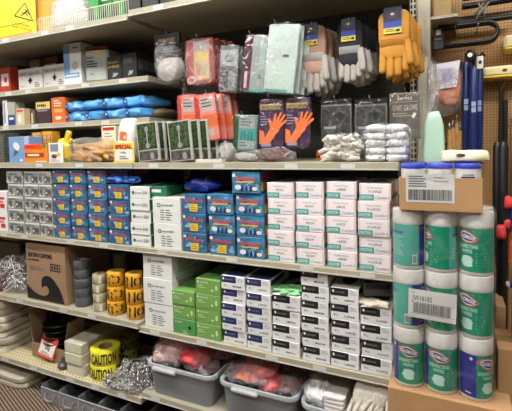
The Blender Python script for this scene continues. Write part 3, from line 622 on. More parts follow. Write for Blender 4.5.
for row, (vb, vt) in enumerate(((110.5, 97.5), (124, 110.5))):
    cols = ((67, 84.5), (85, 103.5), (104, 123), (124, 149)) if row == 0 else ((67, 86), (86.5, 104.5), (105.5, 125), (125.5, 148))
    for i, (a, c) in enumerate(cols):
        y = .18; x0, x1 = X(a, y, zU2+.03), X(c, y, zU2+.03); w = x1-x0; hh = .062; z = zU2+.001+(hh-.002)*(1-row)
        t = thing('shoe_cover_pack', 'puffy blue plastic pack in the %s row, %s from the left' % (('upper', 'lower')[row], ('first', 'second', 'third', 'fourth')[i]), 'pack', ((x0+x1)/2, y+.1, z), group='puffy blue plastic packs', rz=R.uniform(-.04, .04))
        b = B(); b.blob((0, 0, hh/2), (w*.52, .125, hh*.53), BAG, 34, 20, .2, 24, 11+k, .6); b.build('bag_body', t)
        b = B(); b.disc(-w*.28, hh*.5, .014, .014, mat('navy_print', '1d2c5c')); b.disc(-w*.28, hh*.5, .008, .008, SKY, -.0012)
        b.build('seal_mark', t, loc=(0, -.127, 0)); k += 1
b = B(); b.blob((0, 0, .03), (.09, .08, .028), mat('brown_cloth', '6f5f4b', .9, bump=.5), 20, 12, .3, 18, 2, .8)
tag(b.build('rag_bundle', loc=(X(157, .28, zU2), .3, zU2+.0)), 'brown cloth bundle at the end of the small shelf beside the blue packs', 'cloth')
# ---- shelf S2
ys = .012
WEB = mat('dark_mesh_crate', '4c4b44', .7, bump=1, bs=120, var=.4, vs=90)
t = thing('mesh_crate', 'dark grey mesh crate at the left picture edge on the eye level shelf', 'crate', (X(-3, .05, zS2), .05, zS2))
b = B(); b.box(-.11, .07, 0, .25, .002, Zv(133, -2.35, .05)-zS2, WEB, .004); b.build('crate_body', t)
b = B()
for i in range(9): b.box(-.11, .07, -.003, .0, .008+i*.017, .012+i*.017, mat('grey_wire', '77756d', .5))
for i in range(11): b.box(-.108+i*.0175, -.105+i*.0175, -.005, -.003, .004, .155, mat('grey_wire', '77756d', .5))
b.build('wire_face', t)
def bulbbox(b, w, h, d):
    l = -w/2; b.rect(l+w*.78, l+w*.99, 0.002, h*.98, mat('pale_lavender', 'a9adc4', .5)); b.disc(l+w*.36, h*.66, w*.13, h*.13, WHITE, -.0012); b.disc(l+w*.42, h*.6, w*.13, h*.13, WHITE, -.0013)
    b.poly([(l+w*.2, -.0012, h*.22), (l+w*.5, -.0012, h*.4), (l+w*.28, -.0012, h*.56)], mat('moss_print', '4e6a55', .5)); b.rect(l+w*.05, l+w*.75, h*.88, h*.93, LINK); b.disc(l+w*.6, h*.1, w*.08, h*.04, WHITE)
fbox('eye_care_box', 9.5, 30, 162, 136.5, ys, .1, mat('dusty_blue_box', '6f95c2', .45), 'dusty blue box with a white bulb picture at the left of the eye level shelf', 'box', zS2, bulbbox)
def obox(b, w, h, d):
    l = -w/2; b.rect(l+.001, l+w*.8, h*.72, h*.99, mat('neon_red_print', 'f0491f', .5)); b.bars(l+w*.12, l+w*.7, h*.9, 1, .1, h*.08, RED, -.0012); b.rect(l+w*.04, l+w*.86, h*.3, h*.53, mat('brick_print', '9a3322', .5), -.0012); b.rect(l+w*.15, l+w*.66, h*.36, h*.47, CRM, -.0016)
    b.disc(l+w*.88, h*.9, w*.09, h*.12, mat('leaf_green_print', '2f8a3c', .5), -.002, 9); b.rect(l+w*.5, l+w*.95, h*.04, h*.1, CRM, -.0012)
fbox('hand_wipes_box', 24.5, 48, 162, 144, ys-.002, .06, mat('tangerine_box', 'd88222', .45), 'orange box with a neon red top band and brick label at the shelf front', 'box', zS2, obox)
# wire display rack with yellow packs
t = thing('wire_display_rack', 'small chrome wire rack with yellow orange cards behind the orange box', 'rack', (X(42, .1, zS2), .1, zS2))
CHR = mat('chrome_wire', 'a9a9a6', .25, .9)
b = B(); hh = Zv(132, -2.1, .1)-zS2
for i in range(7): b.tube([(-.1+i*.032, -.01, 0), (-.1+i*.032, -.01, hh*.9)], .0018, CHR, 6)
for zq in (.01, hh*.5, hh*.9): b.tube([(-.1, -.01, zq), (.1, -.01, zq)], .0018, CHR, 6)
b.build('wire_frame', t)
for i, (a, c, z_) in enumerate(((-.085, -.01, hh), (.0, .08, hh*1.02))):
    b = B(); b.box(a, c, 0, .06, 0, z_, mat('mustard_yellow_pack', 'c8932a', .5), .002); b.M = Matrix.Translation((0, 0, 0)); b.rect(a+.01, c-.02, z_*.75, z_*.92, mat('amber_print', 'dd9a4a')); b.rect(a+.005, c-.005, z_*.55, z_*.62, RED)
    tag(b.build('wipes_packet', loc=(t.location.x, .108, zS2+.0005)), 'mustard yellow pack standing in the wire rack, %s one' % ('left', 'right')[i], 'packet', 'yellow packs in the wire rack')
# work gloves
def glove(b, M_, mp, mf, mc, L=.26, band=None, thumb=1, wmul=1., tips=None, bandm=None):
    """a glove hanging by its cuff, fingers down; top of the cuff at z=0, palm towards -y"""
    b.M = M_; k = L/.26; q = k*wmul
    b.blob((0, 0, -.07*k), (.052*q, .013*k, .072*k), mc, 24, 12, .06, 24, 1, .5)
    b.blob((0, -.001, -.15*k), (.049*q, .017*k, .042*k), mp, 24, 12, .05, 20, 2, .65)
    for i, (dx, l) in enumerate(((-.036, .07), (-.0125, .088), (.0125, .084), (.036, .068))):
        a = (dx*q, -.001-.002*(i % 2), -.165*k); e = (dx*1.08*q, -.004, -(.172+l)*k)
        b.finger(a, e, .0138*k*wmul, mf, 10, .85, .95)
        if tips: b.finger((dx*1.05*q, -.004, -(.172+l*.5)*k), (dx*1.08*q, -.0045, -(.172+l+.004)*k), .0148*k, tips, 10, .9, .97)
    b.finger((.042*q*thumb, -.006, -.12*k), (.056*q*thumb, -.014, -.218*k), .0155*k, mf if not tips else tips, 10, .85, .95)
    if band: b.box(-.045*q, .045*q, -.0185*k, -.012*k, -.14*k, -.108*k, band, .003)
    b.M = Matrix()
YG = mat('yellow_leather', 'bd8428', .7, bump=.4, bs=60, var=.1); YGD = mat('darker_yellow_leather', 'a66c17', .75, bump=.4, bs=60)
TANG = mat('tan_glove_cuff', 'a5836a', .8, bump=.3, bs=100); PKG = mat('pink_grey_palm', 'b58f80', .85, bump=.6, bs=90); LGG = mat('pale_grey_leather', 'a9a39b', .8, bump=.3, bs=60)
BKG = mat('black_glove_cloth', '1c1d22', .8, bump=.3, bs=90); GRG = mat('grey_glove_cloth', '8f8f8d', .85, bump=.3)
def card(w, h, cols, t=.002):
    b = B(); b.box(-w/2, w/2, -t, 0, -h, 0, cols[0], .0005)
    b.disc(0, -h*.28, w*.3, h*.14, cols[1], -t-.0008, 16); b.disc(0, -h*.27, w*.2, h*.09, cols[0], -t-.0012, 14); b.disc(0, -h*.26, w*.12, h*.05, WHITE, -t-.0015, 10)
    b.rect(-w/2, w/2, -h*.78, -h*.55, mat('royal_blue_print', '2b3f95', .5), -t-.001); b.rect(-w/2, w/2, -h, -h*.78, cols[2], -t-.001); b.bars(-w*.4, w*.3, -h*.83, 2, h*.07, h*.025, BLACK, -t-.0016)
    b.rect(w*.22, w*.4, -h*.95, -h*.85, BLACK, -t-.0018)
    return b
HEADC = (mat('navy_header_card', '22284a', .4), mat('brown_emblem', '5d3d33', .5), mat('lemon_print', 'c9c04a', .4))
CH2 = CHR
def hook(x, z, y0, kind='peg'):
    b = B(); b.tube([(x, YB-.001, z), (x, y0, z), (x, y0-.012, z+.012)], .003, CHR, 8)
    return b
def hang_gloves(name, u, v0, v1, y, mats, n, dy, label, group, band=None, tips=None, wmul=1, sway=.008, cardw=.07, cardh=.1, dx=.0):
    """gloves on one hook, nearest first, each its own object"""
    x, z = W(u, v0, y); zb = W(u, v1, y)[1]; L = z-zb; pr = None
    hk = tag(hook(x, z-.004, y-.015).build('peg_hook'), 'steel peg hook carrying '+group, 'hook')
    for i in range(n):
        nm = ('front', 'second', 'third', 'rearmost')[i] if n < 5 else ('front', 'second', 'third', 'fourth', 'rearmost')[i]
        lb = label+', %s on its hook' % nm
        loc = (x+dx*i+(R.uniform(-sway, sway) if i else 0), y+dy*i, z-(R.uniform(0, .012) if i else 0))
        if i == 0:
            pr = t = thing(name, lb, 'gloves', loc, group=group, ry=0)
            b = B(); glove(b, Matrix(), *mats, L=L, band=band, tips=tips, wmul=wmul); b.build('glove_body', t)
            card(cardw, cardh, HEADC).build('header_card', t, loc=(-.004, -.0145*L/.26, .008))
        else:
            t = dup(pr, loc, label=lb, ry=R.uniform(-.06, .06), rz=R.uniform(-.12, .12))
hang_gloves('leather_glove', 394, 10.5, 78, .14, (YG, YG, YG), 5, .045, 'yellow leather work glove', 'yellow leather gloves', band=YGD, wmul=1.12, dx=.008, cardw=.066, cardh=.098)
hang_gloves('work_glove', 350, 21, 83, .17, (BKG, LGG, BKG), 4, .045, 'black and grey work glove', 'black and grey gloves', band=GRG, wmul=1.0, dx=.012, cardw=.058, cardh=.092)
hang_gloves('palm_glove', 313, 26, 93, .17, (PKG, LGG, TANG), 4, .045, 'tan cuffed glove with pink palm', 'tan and pink gloves', band=LGG, tips=LGG, dx=.013, cardw=.056, cardh=.09)
# flat polybag packets
def packet(name, u0, u1, v0, v1, y, m, label, deco_fn=None, group=None, n=1, dy=.014, dxs=.0, cat='packet', tilt=0, hookit=True, T=.012, fl=True, names=None, lean=0, z=None, hdr=None):
    um = (u0+u1)/2; x, zt = W(um, v0, y); zb = W(um, v1, y)[1] if z is None else z
    w = X(u1, y, (zt+zb)/2)-X(u0, y, (zt+zb)/2); h = zt-zb; pr = None
    for i in range(n):
        loc = (x+dxs*i, y+dy*i, zb); lb = label.replace('#', (names or ['front', 'second', 'third', 'fourth', 'fifth', 'rearmost'])[i]) if n > 1 else label
        if i == 0:
            pr = t = thing(name, lb, cat, loc, group=group, ry=tilt, rx=lean)
            b = B(); b.box(-w/2, w/2, -T/2, T/2, 0, h, m, .003)
            b.M = Matrix.Translation((0, -T/2-.0005, 0))
            if deco_fn: deco_fn(b, w, h)
            b.M = Matrix(); b.build('card_pack', t)
            if fl:
                b = B(); b.blob((0, 0, h/2), (w/2*1.07, T/2+.007, h/2*1.04), CRINK if fl == 2 else CLEAR, 30, 18, .06, 40, 7, .4, sm=False); b.build('plastic_sleeve', t)
            if hdr: b = B(); b.box(-w*.5, w*.5, -T/2-.003, T/2+.003, h*.9, h*1.02, hdr, .001); b.build('header', t)
        else: dup(pr, loc, label=lb, ry=tilt+R.uniform(-.03, .03))
    if hookit: tag(hook(x, zt+.004, y-.02).build('peg_hook'), 'steel peg hook above the '+(group or (' '.join(label.split()[:4])+' '+label.split(',')[-1] if ',' in label else ' '.join(label.split()[:9]))), 'hook')
    return x, zb, w, h
RPK = mat('red_packet', 'a32a25', .4); REDO = mat('red_orange_rubber', 'cf4a34', .35, bump=.4, bs=40, var=.15)
def redyel(b, w, h):
    l = -w/2; b.rect(l+w*.3, l+w*.86, h*.08, h*.95, mat('straw_paper', 'b3a26b', .5), -.001); b.rect(l+w*.3, l+w*.86, h*.72, h*.95, mat('grey_red_paper', '9b8a80', .5), -.0015); b.rect(l+w*.38, l+w*.8, h*.5, h*.7, YEL, -.0016)
    for k in range(3): b.cap2((l+w*(.45+k*.12), h*.52), (l+w*(.47+k*.12), h*.66), w*.04, w*.035, mat('ochre_glove_print', 'c9a52a', .5), -.002-.0002*k)
    b.bars(l+w*.36, l+w*.62, h*.44, 5, h*.055, h*.025, RED, -.0018); b.disc(l+w*.2, h*.1, w*.14, h*.08, WHITE, -.002); b.disc(l+w*.2, h*.1, w*.11, h*.062, RED, -.0024); b.rect(l+w*.42, l+w*.8, h*.08, h*.16, mat('peach_print', 'd49a62'), -.0017)
packet('rubber_glove_packet', 186, 213, 39, 84, .12, RPK, 'red packet with a straw label and yellow glove picture, # on its hook', redyel, 'red and straw glove packets', n=4, dy=.035, dxs=.012, fl=2)
def redor(b, w, h):
    l = -w/2; b.rect(l+w*.24, l+w*.98, h*.02, h*.98, mat('salmon_print', 'd97c68', .5), -.001); b.rect(l+w*.3, l+w*.92, h*.62, h*.93, mat('grey_pink_print', 'b9a39b', .5), -.0014); b.rect(l+w*.33, l+w*.98, h*.3, h*.56, ORG, -.0016); b.bars(l+w*.34, l+w*.85, h*.9, 3, h*.07, h*.03, INK, -.0018); b.rect(l+w*.34, l+w*.8, h*.1, h*.25, mat('grey_pink_print', 'b9a39b'), -.0016)
RPK2 = mat('bright_red_packet', 'c03430', .4)
packet('rubber_glove_packet', 177.5, 196, 95, 140, .11, RPK2, 'red and orange glove packet hanging on the left, # one', redor, 'red orange packets left', n=3, dy=.03, dxs=.012)
packet('rubber_glove_packet', 198, 220, 94, 141, .09, RPK2, 'red and orange glove packet hanging left of the green packet, # one', redor, 'red orange packets right', n=4, dy=.035, dxs=.018, tilt=-.12)
# dust mask bag
x, z = W(168, 36, .12); zb = W(168, 83, .12)[1]; h = z-zb
t = thing('dust_mask_bag', 'hanging clear bag of white cup masks under a dark header card', 'bag', (x, .12, zb))
b = B(); MK = mat('white_mask_fibre', 'b9b3ab', .8, bump=.3)
for k in range(4): b.lathe([(.0, .03), (.03, .026), (.048, .01), (.056, -.004), (.058, -.008), (.054, -.005), (.04, .008), (0, .022)], MK, 26, c=(0, 0, 0)) if False else None
for k in range(4):
    b.M = Matrix.Translation((.004*k, -.02+.018*k, .062+.004*k)) @ Matrix.Rotation(PI/2, 4, 'X')
    b.lathe([(0, .02), (.018, .018), (.031, .009), (.036, .0), (.04, .004), (.045, .0), (.055, -.002), (.056, -.005), (.044, -.003), (.03, .006), (0, .014)], MK, 28)
b.M = Matrix(); b.build('masks', t)
b = B(); b.blob((0, 0, h*.44), (.066, .045, h*.46), CRINK, 30, 20, .14, 26, 5, .6, sm=False); b.build('plastic_bag', t)
b = B(); b.box(-.075, .075, -.012, .006, h*.8, h*1.04, mat('black_header', '1b1a1b', .35), .002); b.text('~10', 0, h*.88, .014, mat('gold_print', 'a58a3c'), y=-.0128, w=.1, al='c'); b.disc(-.06, h*.86, .006, .006, WHITE, -.0128); b.build('header_card', t)
tag(hook(x, z+.01, .11).build('peg_hook'), 'steel peg hook above the bag of cup masks', 'hook')
# grey packets with maroon strip
def maroon(b, w, h):
    l = -w/2; b.rect(l+w*.05, l+w*.95, h*.55, h*.9, mat('pale_grey_card', '9aa09d', .5), -.001); b.disc(l+w*.55, h*.72, w*.24, h*.08, BLACK, -.0014); b.disc(l+w*.55, h*.72, w*.2, h*.055, LINK, -.0017); b.rect(l+w*.1, l+w*.5, h*.02, h*.5, mat('blackish_green', '252b28', .4), -.0012); b.bars(l+w*.15, l+w*.6, h*.6, 2, h*.04, h*.02, INK, -.0016)
packet('glove_packet', 218, 236, 46, 92, .13, mat('shade_grey_packet', '5d625f', .4), 'grey packet with a black oval mark, # on its hook', maroon, 'grey oval packets', n=3, dy=.03, dxs=.006, tilt=.08, fl=2)
def strip(b, w, h):
    l = -w/2; b.rect(l+w*.02, l+w*.34, h*.02, h*.98, mat('maroon_strip', '4a1a26', .4), -.001); b.text('~1', l+w*.1, h*.06, h*.3, mat('pale_pink_print', 'c9a0a4', .5), y=-.0016, w=w*.2); b.text('~2', l+w*.08, h*.9, h*.05, WHITE, y=-.0016)
    b.rect(l+w*.36, l+w*.95, 0, h*.04, TEAL, -.0012); b.rect(l+w*.66, l+w*.92, h*.4, h*.85, mat('mist_green', '93a89f', .5), -.0012); b.bars(l+w*.68, l+w*.8, h*.3, 2, h*.04, h*.02, INK, -.0014)
packet('glove_packet', 240, 264, 36, 92, .105, mat('frost_grey_packet', '8f9894', .35), 'frosty grey packet with a maroon side strip, # on its hook', strip, 'maroon strip packets', n=3, dy=.035, dxs=.008, tilt=.13)
def mint(b, w, h):
    l = -w/2; b.rect(l+w*.55, l+w*.75, h*.52, h*.56, INK, -.001); r = random.Random(4)
    for i in range(6): b.rect(l+w*(.3+.1*i), l+w*(.34+.1*i), h*(.75+.03*(i % 3)), h*(.765+.03*(i % 3)), INK, -.001)
    b.rect(l+w*.04, l+w*.8, h*.02, h*.05, TEAL, -.001)
packet('glove_packet', 262, 292, 25, 93, .09, mat('mint_packet', 'b4c4bb', .3, var=.08), 'mint green glove packet, # on its hook', mint, 'mint green packets', n=4, dy=.035, dxs=.011, tilt=.13)
# lower row of packets behind shelf two
def green(b, w, h):
    l = -w/2; b.rect(l+.001, l+w*.2, .003, h*.97, mat('forest_green_print', '1f5c3e', .4), -.001); b.rect(l+w*.25, l+w*.9, h*.62, h*.95, mat('pale_grey_card', '9aa09d'), -.001); b.rect(l+w*.25, l+w*.95, h*.32, h*.6, TEAL, -.0013); b.rect(l+w*.22, l+w*.9, h*.06, h*.3, mat('mist_green', '93a89f'), -.0012)
    for k in range(4): b.cap2((l+w*(.35+k*.14), h*.34), (l+w*(.36+k*.14), h*.52), w*.05, w*.045, mat('deep_teal_print', '1d7a77', .4), -.002-.0002*k)
    b.bars(l+w*.3, l+w*.8, h*.9, 3, h*.08, h*.03, INK, -.0015); b.bars(l+w*.28, l+w*.6, h*.25, 2, h*.08, h*.03, INK, -.0016)
packet('glove_packet', 232.5, 256, 115, 151, .16, mat('green_grey_packet', '6f8a80', .4), 'green edged packet with a teal glove picture', green, tilt=.07)
ORGL = mat('orange_glove_print', 'e8722c', .5)
def purple(b, w, h):
    l = -w/2; b.rect(l+w*.04, l+w*.92, h*.86, h*.9, mat('ochre_print', 'a58a30', .5), -.001); b.text('~9', l+w*.06, h*.78, h*.07, mat('ochre_print', 'a58a30'), y=-.0012, w=w*.8); b.bars(l+w*.06, l+w*.42, h*.66, 4, h*.055, h*.02, mat('lilac_print', '8f87a8'), -.0014)
    b.hand2(l+w*.36, h*.16, h*.62, math.radians(58), ORGL, -.0016); b.poly([(l+.002, -.0014, h*.08), (l+w*.3, -.0014, h*.08), (l+w*.2, -.0014, h*.34), (l+.002, -.0014, h*.38)], ORGL)
    b.rect(l+w*.1, l+w*.5, h*.03, h*.1, mat('lilac_print', '8f87a8'), -.0015)
PURP = mat('purple_packet', '3d2342', .35)
packet('glove_packet', 258.5, 283, 99.5, 148, .12, PURP, 'purple packet with an orange rubber glove picture, left one', purple, tilt=.03)
packet('glove_packet', 284.5, 309, 98, 147, .12, PURP, 'purple packet with an orange rubber glove picture, right one', purple, tilt=.03)
x, z = W(316, 157, .13); b = B(); b.box(-.02, .02, 0, .06, 0, .045, ORG, .002); b.rect(-.015, .012, .01, .02, BLACK); tag(b.build('repair_kit_box', loc=(x, .2, zS2+.0005)), 'small orange box half hidden between the purple packets and cotton gloves', 'box')
def photo(b, w, h):
    l = -w/2; b.rect(l+w*.03, l+w*.97, h*.02, h*.85, mat('graphite_photo', '3b3b38', .3, var=.35, vs=40), -.001); b.rect(l+w*.1, l+w*.5, h*.3, h*.36, LINK, -.0014)
for i, (a, c, y, nm) in enumerate(((321, 351, .17, 'left'), (355, 386.5, .16, 'right'))):
    packet('glove_packet', a, c, 100, 141, y, mat('pewter_packet', '77756e', .35), 'pewter framed packet of dark gloves behind the cotton glove bags, %s one' % nm, photo, fl=1, hdr=mat('black_header', '1b1a1b'))
def knit(b, w, h):
    b.rect(-w*.46, w*.46, h*.03, h*.97, mat('taupe_card', '5a544b', .5), -.001); G_ = mat('pale_print', 'a9a295', .5)
    b.text('~6', 0, h*.84, h*.07, G_, y=-.0016, w=w*.5, al='c', sl=.2, bold=.05); b.text('KNIT GLOVE', 0, h*.62, h*.12, G_, y=-.0016, w=w*.78, al='c'); b.rect(-w*.4, w*.4, h*.8, h*.81, G_, -.0016); b.bars(-w*.38, w*.3, h*.56, 2, h*.05, h*.015, G_, -.0016); b.poly([(w*.2, -.0016, h*.47), (w*.28, -.0016, h*.44), (w*.36, -.0016, h*.54), (w*.27, -.0016, h*.57)], WHITE); b.bars(-w*.3, w*.3, h*.1, 1, .1, h*.02, G_, -.0016)
packet('glove_packet', 389.5, 421, 93, 139, .2, mat('beige_bag_paper', '8c8677', .4), 'taupe packet reading KNIT GLOVE hanging beside the upright', knit, T=.02)
# cotton gloves in clear bags
COT = mat('cotton_white', 'cdc8bd', .9, bump=.4, bs=120); COT2 = mat('knit_white', 'd2d2d0', .9, bump=.4, bs=120)
def cotton(u0, u1, vt, label, m, seed, y=.03, z=zS2, d=.13, name='glove_bag', vb=None, neat=False, cat='bag'):
    x0, x1 = X(u0, y, z+.04), X(u1, y, z+.04); w = x1-x0; xm = (x0+x1)/2; h = Zv(vt, xm, y)-z; r = random.Random(seed)
    t = thing(name, label, cat, (xm, y+d/2, z)); b = B()
    if neat:
        for c in (-1, 1):
            for k in range(5):
                zz_ = h*.1+k*h*.195; b.blob((c*w*.24, -.01, zz_), (w*.24, d*.44, h*.12), m, 18, 10, .2, 25, seed+k+c, .7)
                b.tube([(c*w*.02, -d*.4, zz_), (c*w*.44, -d*.42, zz_+.004)], h*.05, m, 8)
    else:
        b.blob((0, 0, h*.47), (w*.46, d*.40, h*.44), m, 26, 16, .25, 15, seed, .8)
        for k in range(34):
            px = r.uniform(-.44, .44)*w; pz = r.uniform(.1, .88)*h; py = -d*.42+r.uniform(-.006, .01); a = r.uniform(0, PI); l = r.uniform(.014, .03)
            b.tube([(px-math.cos(a)*l, py+.008, pz-math.sin(a)*l*.6), (px, py-.008, pz+.005), (px+math.cos(a)*l, py+.008, pz+math.sin(a)*l*.6)], [.007, .011, .007], m, 8)
    b.build('gloves', t)
    b = B(); b.blob((0, 0, h*.5), (w*.53, d*.53, h*.52), CRINK, 36, 22, .12, 26, seed+1, .55, sm=False, fn=lambda q: Vector((q.x, q.y, max(q.z, -h*.498)))); b.build('plastic_bag', t)
    return t
cotton(322, 361.5, 134, 'clear bag of crumpled cream cotton gloves on the eye level shelf', COT, 21)
cotton(363, 408.5, 124, 'clear bag of neatly stacked white knit gloves at the shelf end', COT2, 22, neat=True, y=.02)
# tan leather gloves bag
TNL = mat('tan_leather', 'bd8837', .7, bump=.5, bs=50, var=.2); x0, x1 = X(64, .03, zS2), X(112, .03, zS2); w = x1-x0; h = Zv(136.5, (x0+x1)/2, .03)-zS2
t = thing('leather_glove_bag', 'clear bag heaped with tan leather gloves on the eye level shelf', 'bag', ((x0+x1)/2, .1, zS2)); b = B(); r = random.Random(2)
for k in range(26):
    a = (r.uniform(-.45, .2)*w, -.06+r.uniform(-.01, .03), r.uniform(.1, .85)*h*.8); an = r.uniform(-.5, .05); l = r.uniform(.07, .14)
    b.finger(a, (a[0]+l*math.cos(an), a[1]+r.uniform(-.02, .02), max(.012, a[2]+l*math.sin(an))), r.uniform(.009, .014), TNL, 8, .8)
b.blob((0, .01, h*.4), (w*.44, .055, h*.38), TNL, 24, 14, .25, 14, 2, .8); b.build('gloves', t)
b = B(); b.blob((0, 0, h*.47), (w*.5, .088, h*.49), CRINK, 34, 20, .14, 26, 8, .6, sm=False, fn=lambda q: Vector((q.x, q.y, max(q.z, -h*.465)))); b.build('plastic_bag', t)
# yellow rubber glove with label card
x0 = X(49, .008, zS2); x1 = X(63, .008, zS2); w = x1-x0; t = thing('rubber_glove_pack', 'yellow rubber gloves curling out above a white picture card', 'gloves', ((x0+x1)/2, .008, zS2))
RUB = mat('yellow_rubber', 'd6b92c', .4, bump=.2); h = Zv(131, x0, .02)-zS2
b = B(); b.blob((w*.35, .03, h*.4), (w*.5, .025, h*.34), RUB, 22, 14, .3, 20, 4, .8)
for q in (((.01, .03, .08), (.05, .03, .15)), ((.025, .03, .08), (.07, .025, .145)), ((0, .03, .07), (.02, .03, .115)), ((.03, .03, .08), (.075, .03, .11))): b.finger((q[0][0]+w*.2, q[0][1], q[0][2]*h/.17), (q[1][0]+w*.2, q[1][1], q[1][2]*h/.15), .011, RUB, 10)
b.build('rubber_glove', t)
b = B(); b.box(-w/2, w/2, 0, .006, .001, h*.62, OFFW, .001); b.rect(-w*.35, w*.2, h*.35, h*.58, mat('steel_print', '7d8488', .4)); b.disc(-w*.1, h*.2, w*.2, h*.07, mat('brown_emblem', '5d3d33')); b.disc(w*.2, h*.25, w*.15, h*.06, YEL); b.bars(-w*.4, w*.3, h*.1, 2, h*.04, h*.015, INK); b.build('picture_card', t)
# cream red box, white bag, SPECIAL card
fbox('bulb_box', 101.5, 116, 139, 121, .11, .06, CRM, 'cream box with red top lying above the tan gloves', 'box', None, lambda b, w, h, d: (b.rect(-w*.4, w*.4, h*.75, h*.93, RED), b.rect(-w*.45, w*.45, h*.05, h*.15, YEL), b.bars(-w*.3, w*.3, h*.6, 2, h*.15, h*.05, INK)))
o = bpy.data.objects['bulb_box']; o.location.z = zS2+.096
x = o.location.x; b = B(); b.box(-.08, .06, 0, .09, 0, .094, mat('kraft_box', '8a6d48', .7), .002); b.rect(-.05, .03, .04, .06, INK); tag(b.build('supply_box', loc=(x, .115, zS2+.0005)), 'brown box carrying the cream and red box', 'box')
x0, x1 = X(115, .03, zS2), X(133, .03, zS2); w = x1-x0; h = Zv(118.5, x0, .03)-zS2
t = thing('towel_bag', 'standing white paper bag with an orange square mark behind the SPECIAL card', 'bag', ((x0+x1)/2, .085, zS2))
b = B(); b.blob((0, 0, h/2), (w*.5, .05, h*.5), mat('white_paper_bag', 'd5d1cb', .5, bump=.7, bs=20), 28, 18, .06, 14, 4, .45, fn=lambda q: Vector((q.x*(1-.25*max(0, q.z/h)), q.y*(1-.9*max(0, q.z/h)), q.z))); b.build('bag_body', t)
b = B(); b.poly([(-.024, 0, h*.52), (.018, 0, h*.5), (.02, 0, h*.68), (-.02, 0, h*.71)], ORG); b.poly([(-.0, -.0006, h*.55), (.014, -.0006, h*.53), (.016, -.0006, h*.63)], WHITE); b.build('printed_mark', t, loc=(0, -.058, 0), rx=-.04)
def special(b, w, h, d):
    l = -w/2; b.rect(l+w*.08, l+w*.92, h*.1, h*.66, WHITE); b.text('SPECIAL', 0, h*.7, h*.19, RED, y=-.0012, w=w*.84, al='c', bold=.07); b.text('~5', 0, h*.45, h*.09, INK, y=-.0012, w=w*.3, al='c'); b.bars(-w*.2, w*.25, h*.32, 2, h*.1, h*.05, INK, -.0012)
fbox('price_sign', 112.5, 133.5, 161.5, 142.5, -.004, .003, mat('lemon_card', 'e3c93a', .5), 'yellow bordered SPECIAL price card standing at the shelf edge', 'sign', zS2, special)
bpy.data.objects['price_sign'].location.y = .004
# garden glove packs with a leaf picture: a row of leaning cards
LEAF = mat('leaf_photo', '39492b', .35, var=.9, vs=70); LEAF2 = mat('soil_photo', '4b463c', .35, var=.6, vs=60); FRM = mat('pale_frame', 'a9aaa2', .35)
def gpack(u0, u1, vt, n, step, label, group, z=zS2):
    y = .014; x0, x1 = X(u0, y, z), X(u1, y, z); w = x1-x0; h = Zv(vt, x0, y)-z; pr = None
    for i in range(n):
        loc = ((x0+x1)/2+step*i, y+.03*i, z+.001+.045*w); lb = label.replace('#', ('front', 'second', 'third', 'fourth', 'fifth', 'sixth')[i])
        if i == 0:
            pr = t = thing('garden_glove_pack', lb, 'packet', loc, group=group, ry=-.085)
            b = B(); b.box(-w/2, w/2, 0, .012, 0, h, FRM, .002); b.build('frame_card', t)
            b = B(); l = -w/2; b.rect(l+w*.06, l+w*.92, h*.3, h*.97, LEAF); b.rect(l+w*.06, l+w*.92, h*.03, h*.27, LEAF2); b.disc(l+w*.5, h*.82, w*.08, h*.08, LINK, -.0012); b.rect(l+w*.47, l+w*.53, h*.42, h*.78, LINK, -.0012); b.disc(l+w*.5, h*.4, w*.1, h*.07, LINK, -.0013)
            b.disc(l+w*.3, h*.12, w*.12, h*.08, INK, -.0013, 9); b.disc(l+w*.66, h*.13, w*.1, h*.09, LINK, -.0013, 9); b.build('picture', t)
        else: dup(pr, loc, label=lb, ry=-.085+.012*i)
gpack(139, 160.5, 124, 4, .017, 'green leaf picture glove pack, # of the left row behind the shelf edge', 'leaf picture packs, left row')
gpack(170.5, 193.5, 122.5, 5, .026, 'green leaf picture glove pack, # of the right row behind the shelf edge', 'leaf picture packs, right row')
fbox('shelf_label', 195, 222, 163, 159.5, .004, .04, BPALE, 'long pale plastic label strip lying on the shelf right of the leaf packs', 'label', zS2)
# clear crumpled pieces
def crumple(name, u, v, w, h, d, y, z, label, mt, seed, inner=None, cat='bag', amp=.25, p=.8):
    x = X(u, y, z+h/2); t = thing(name, label, cat, (x, y+d/2, z))
    b = B(); b.blob((0, 0, h/2), (w*.42, d*.4, h*.4), inner or COT2, 22, 14, .35, 20, seed, p, fn=lambda q: Vector((q.x, q.y, max(q.z, -h*.48)))); b.build('contents', t)
    b = B(); b.blob((0, 0, h/2), (w/2, d/2, h/2), mt, 38, 24, amp, 24, seed+3, p, sm=False, fn=lambda q: Vector((q.x, q.y, max(q.z, -h*.495)))); b.build('plastic_film', t)
    return t
crumple('plastic_wrap', 223, 153, .085, .09, .07, .03, zS2, 'crumpled clear plastic wrap with white cup left of the green packet', CRINK, 3, mat('greyish_liner', '9a9993', .6))
crumple('glove_bag', 243, 157, .12, .045, .09, .012, zS2, 'flat clear bag with a grey glove in front of the green packet', CRINK, 13, mat('greyish_liner', '9a9993', .6))
crumple('glove_bag', 267, 156, .2, .06, .1, .012, zS2, 'lying packet with dark red and grey gloves in front of the purple packets', CRINK, 17, mat('wine_grey_glove', '5a2f30', .6, var=.7, vs=18))
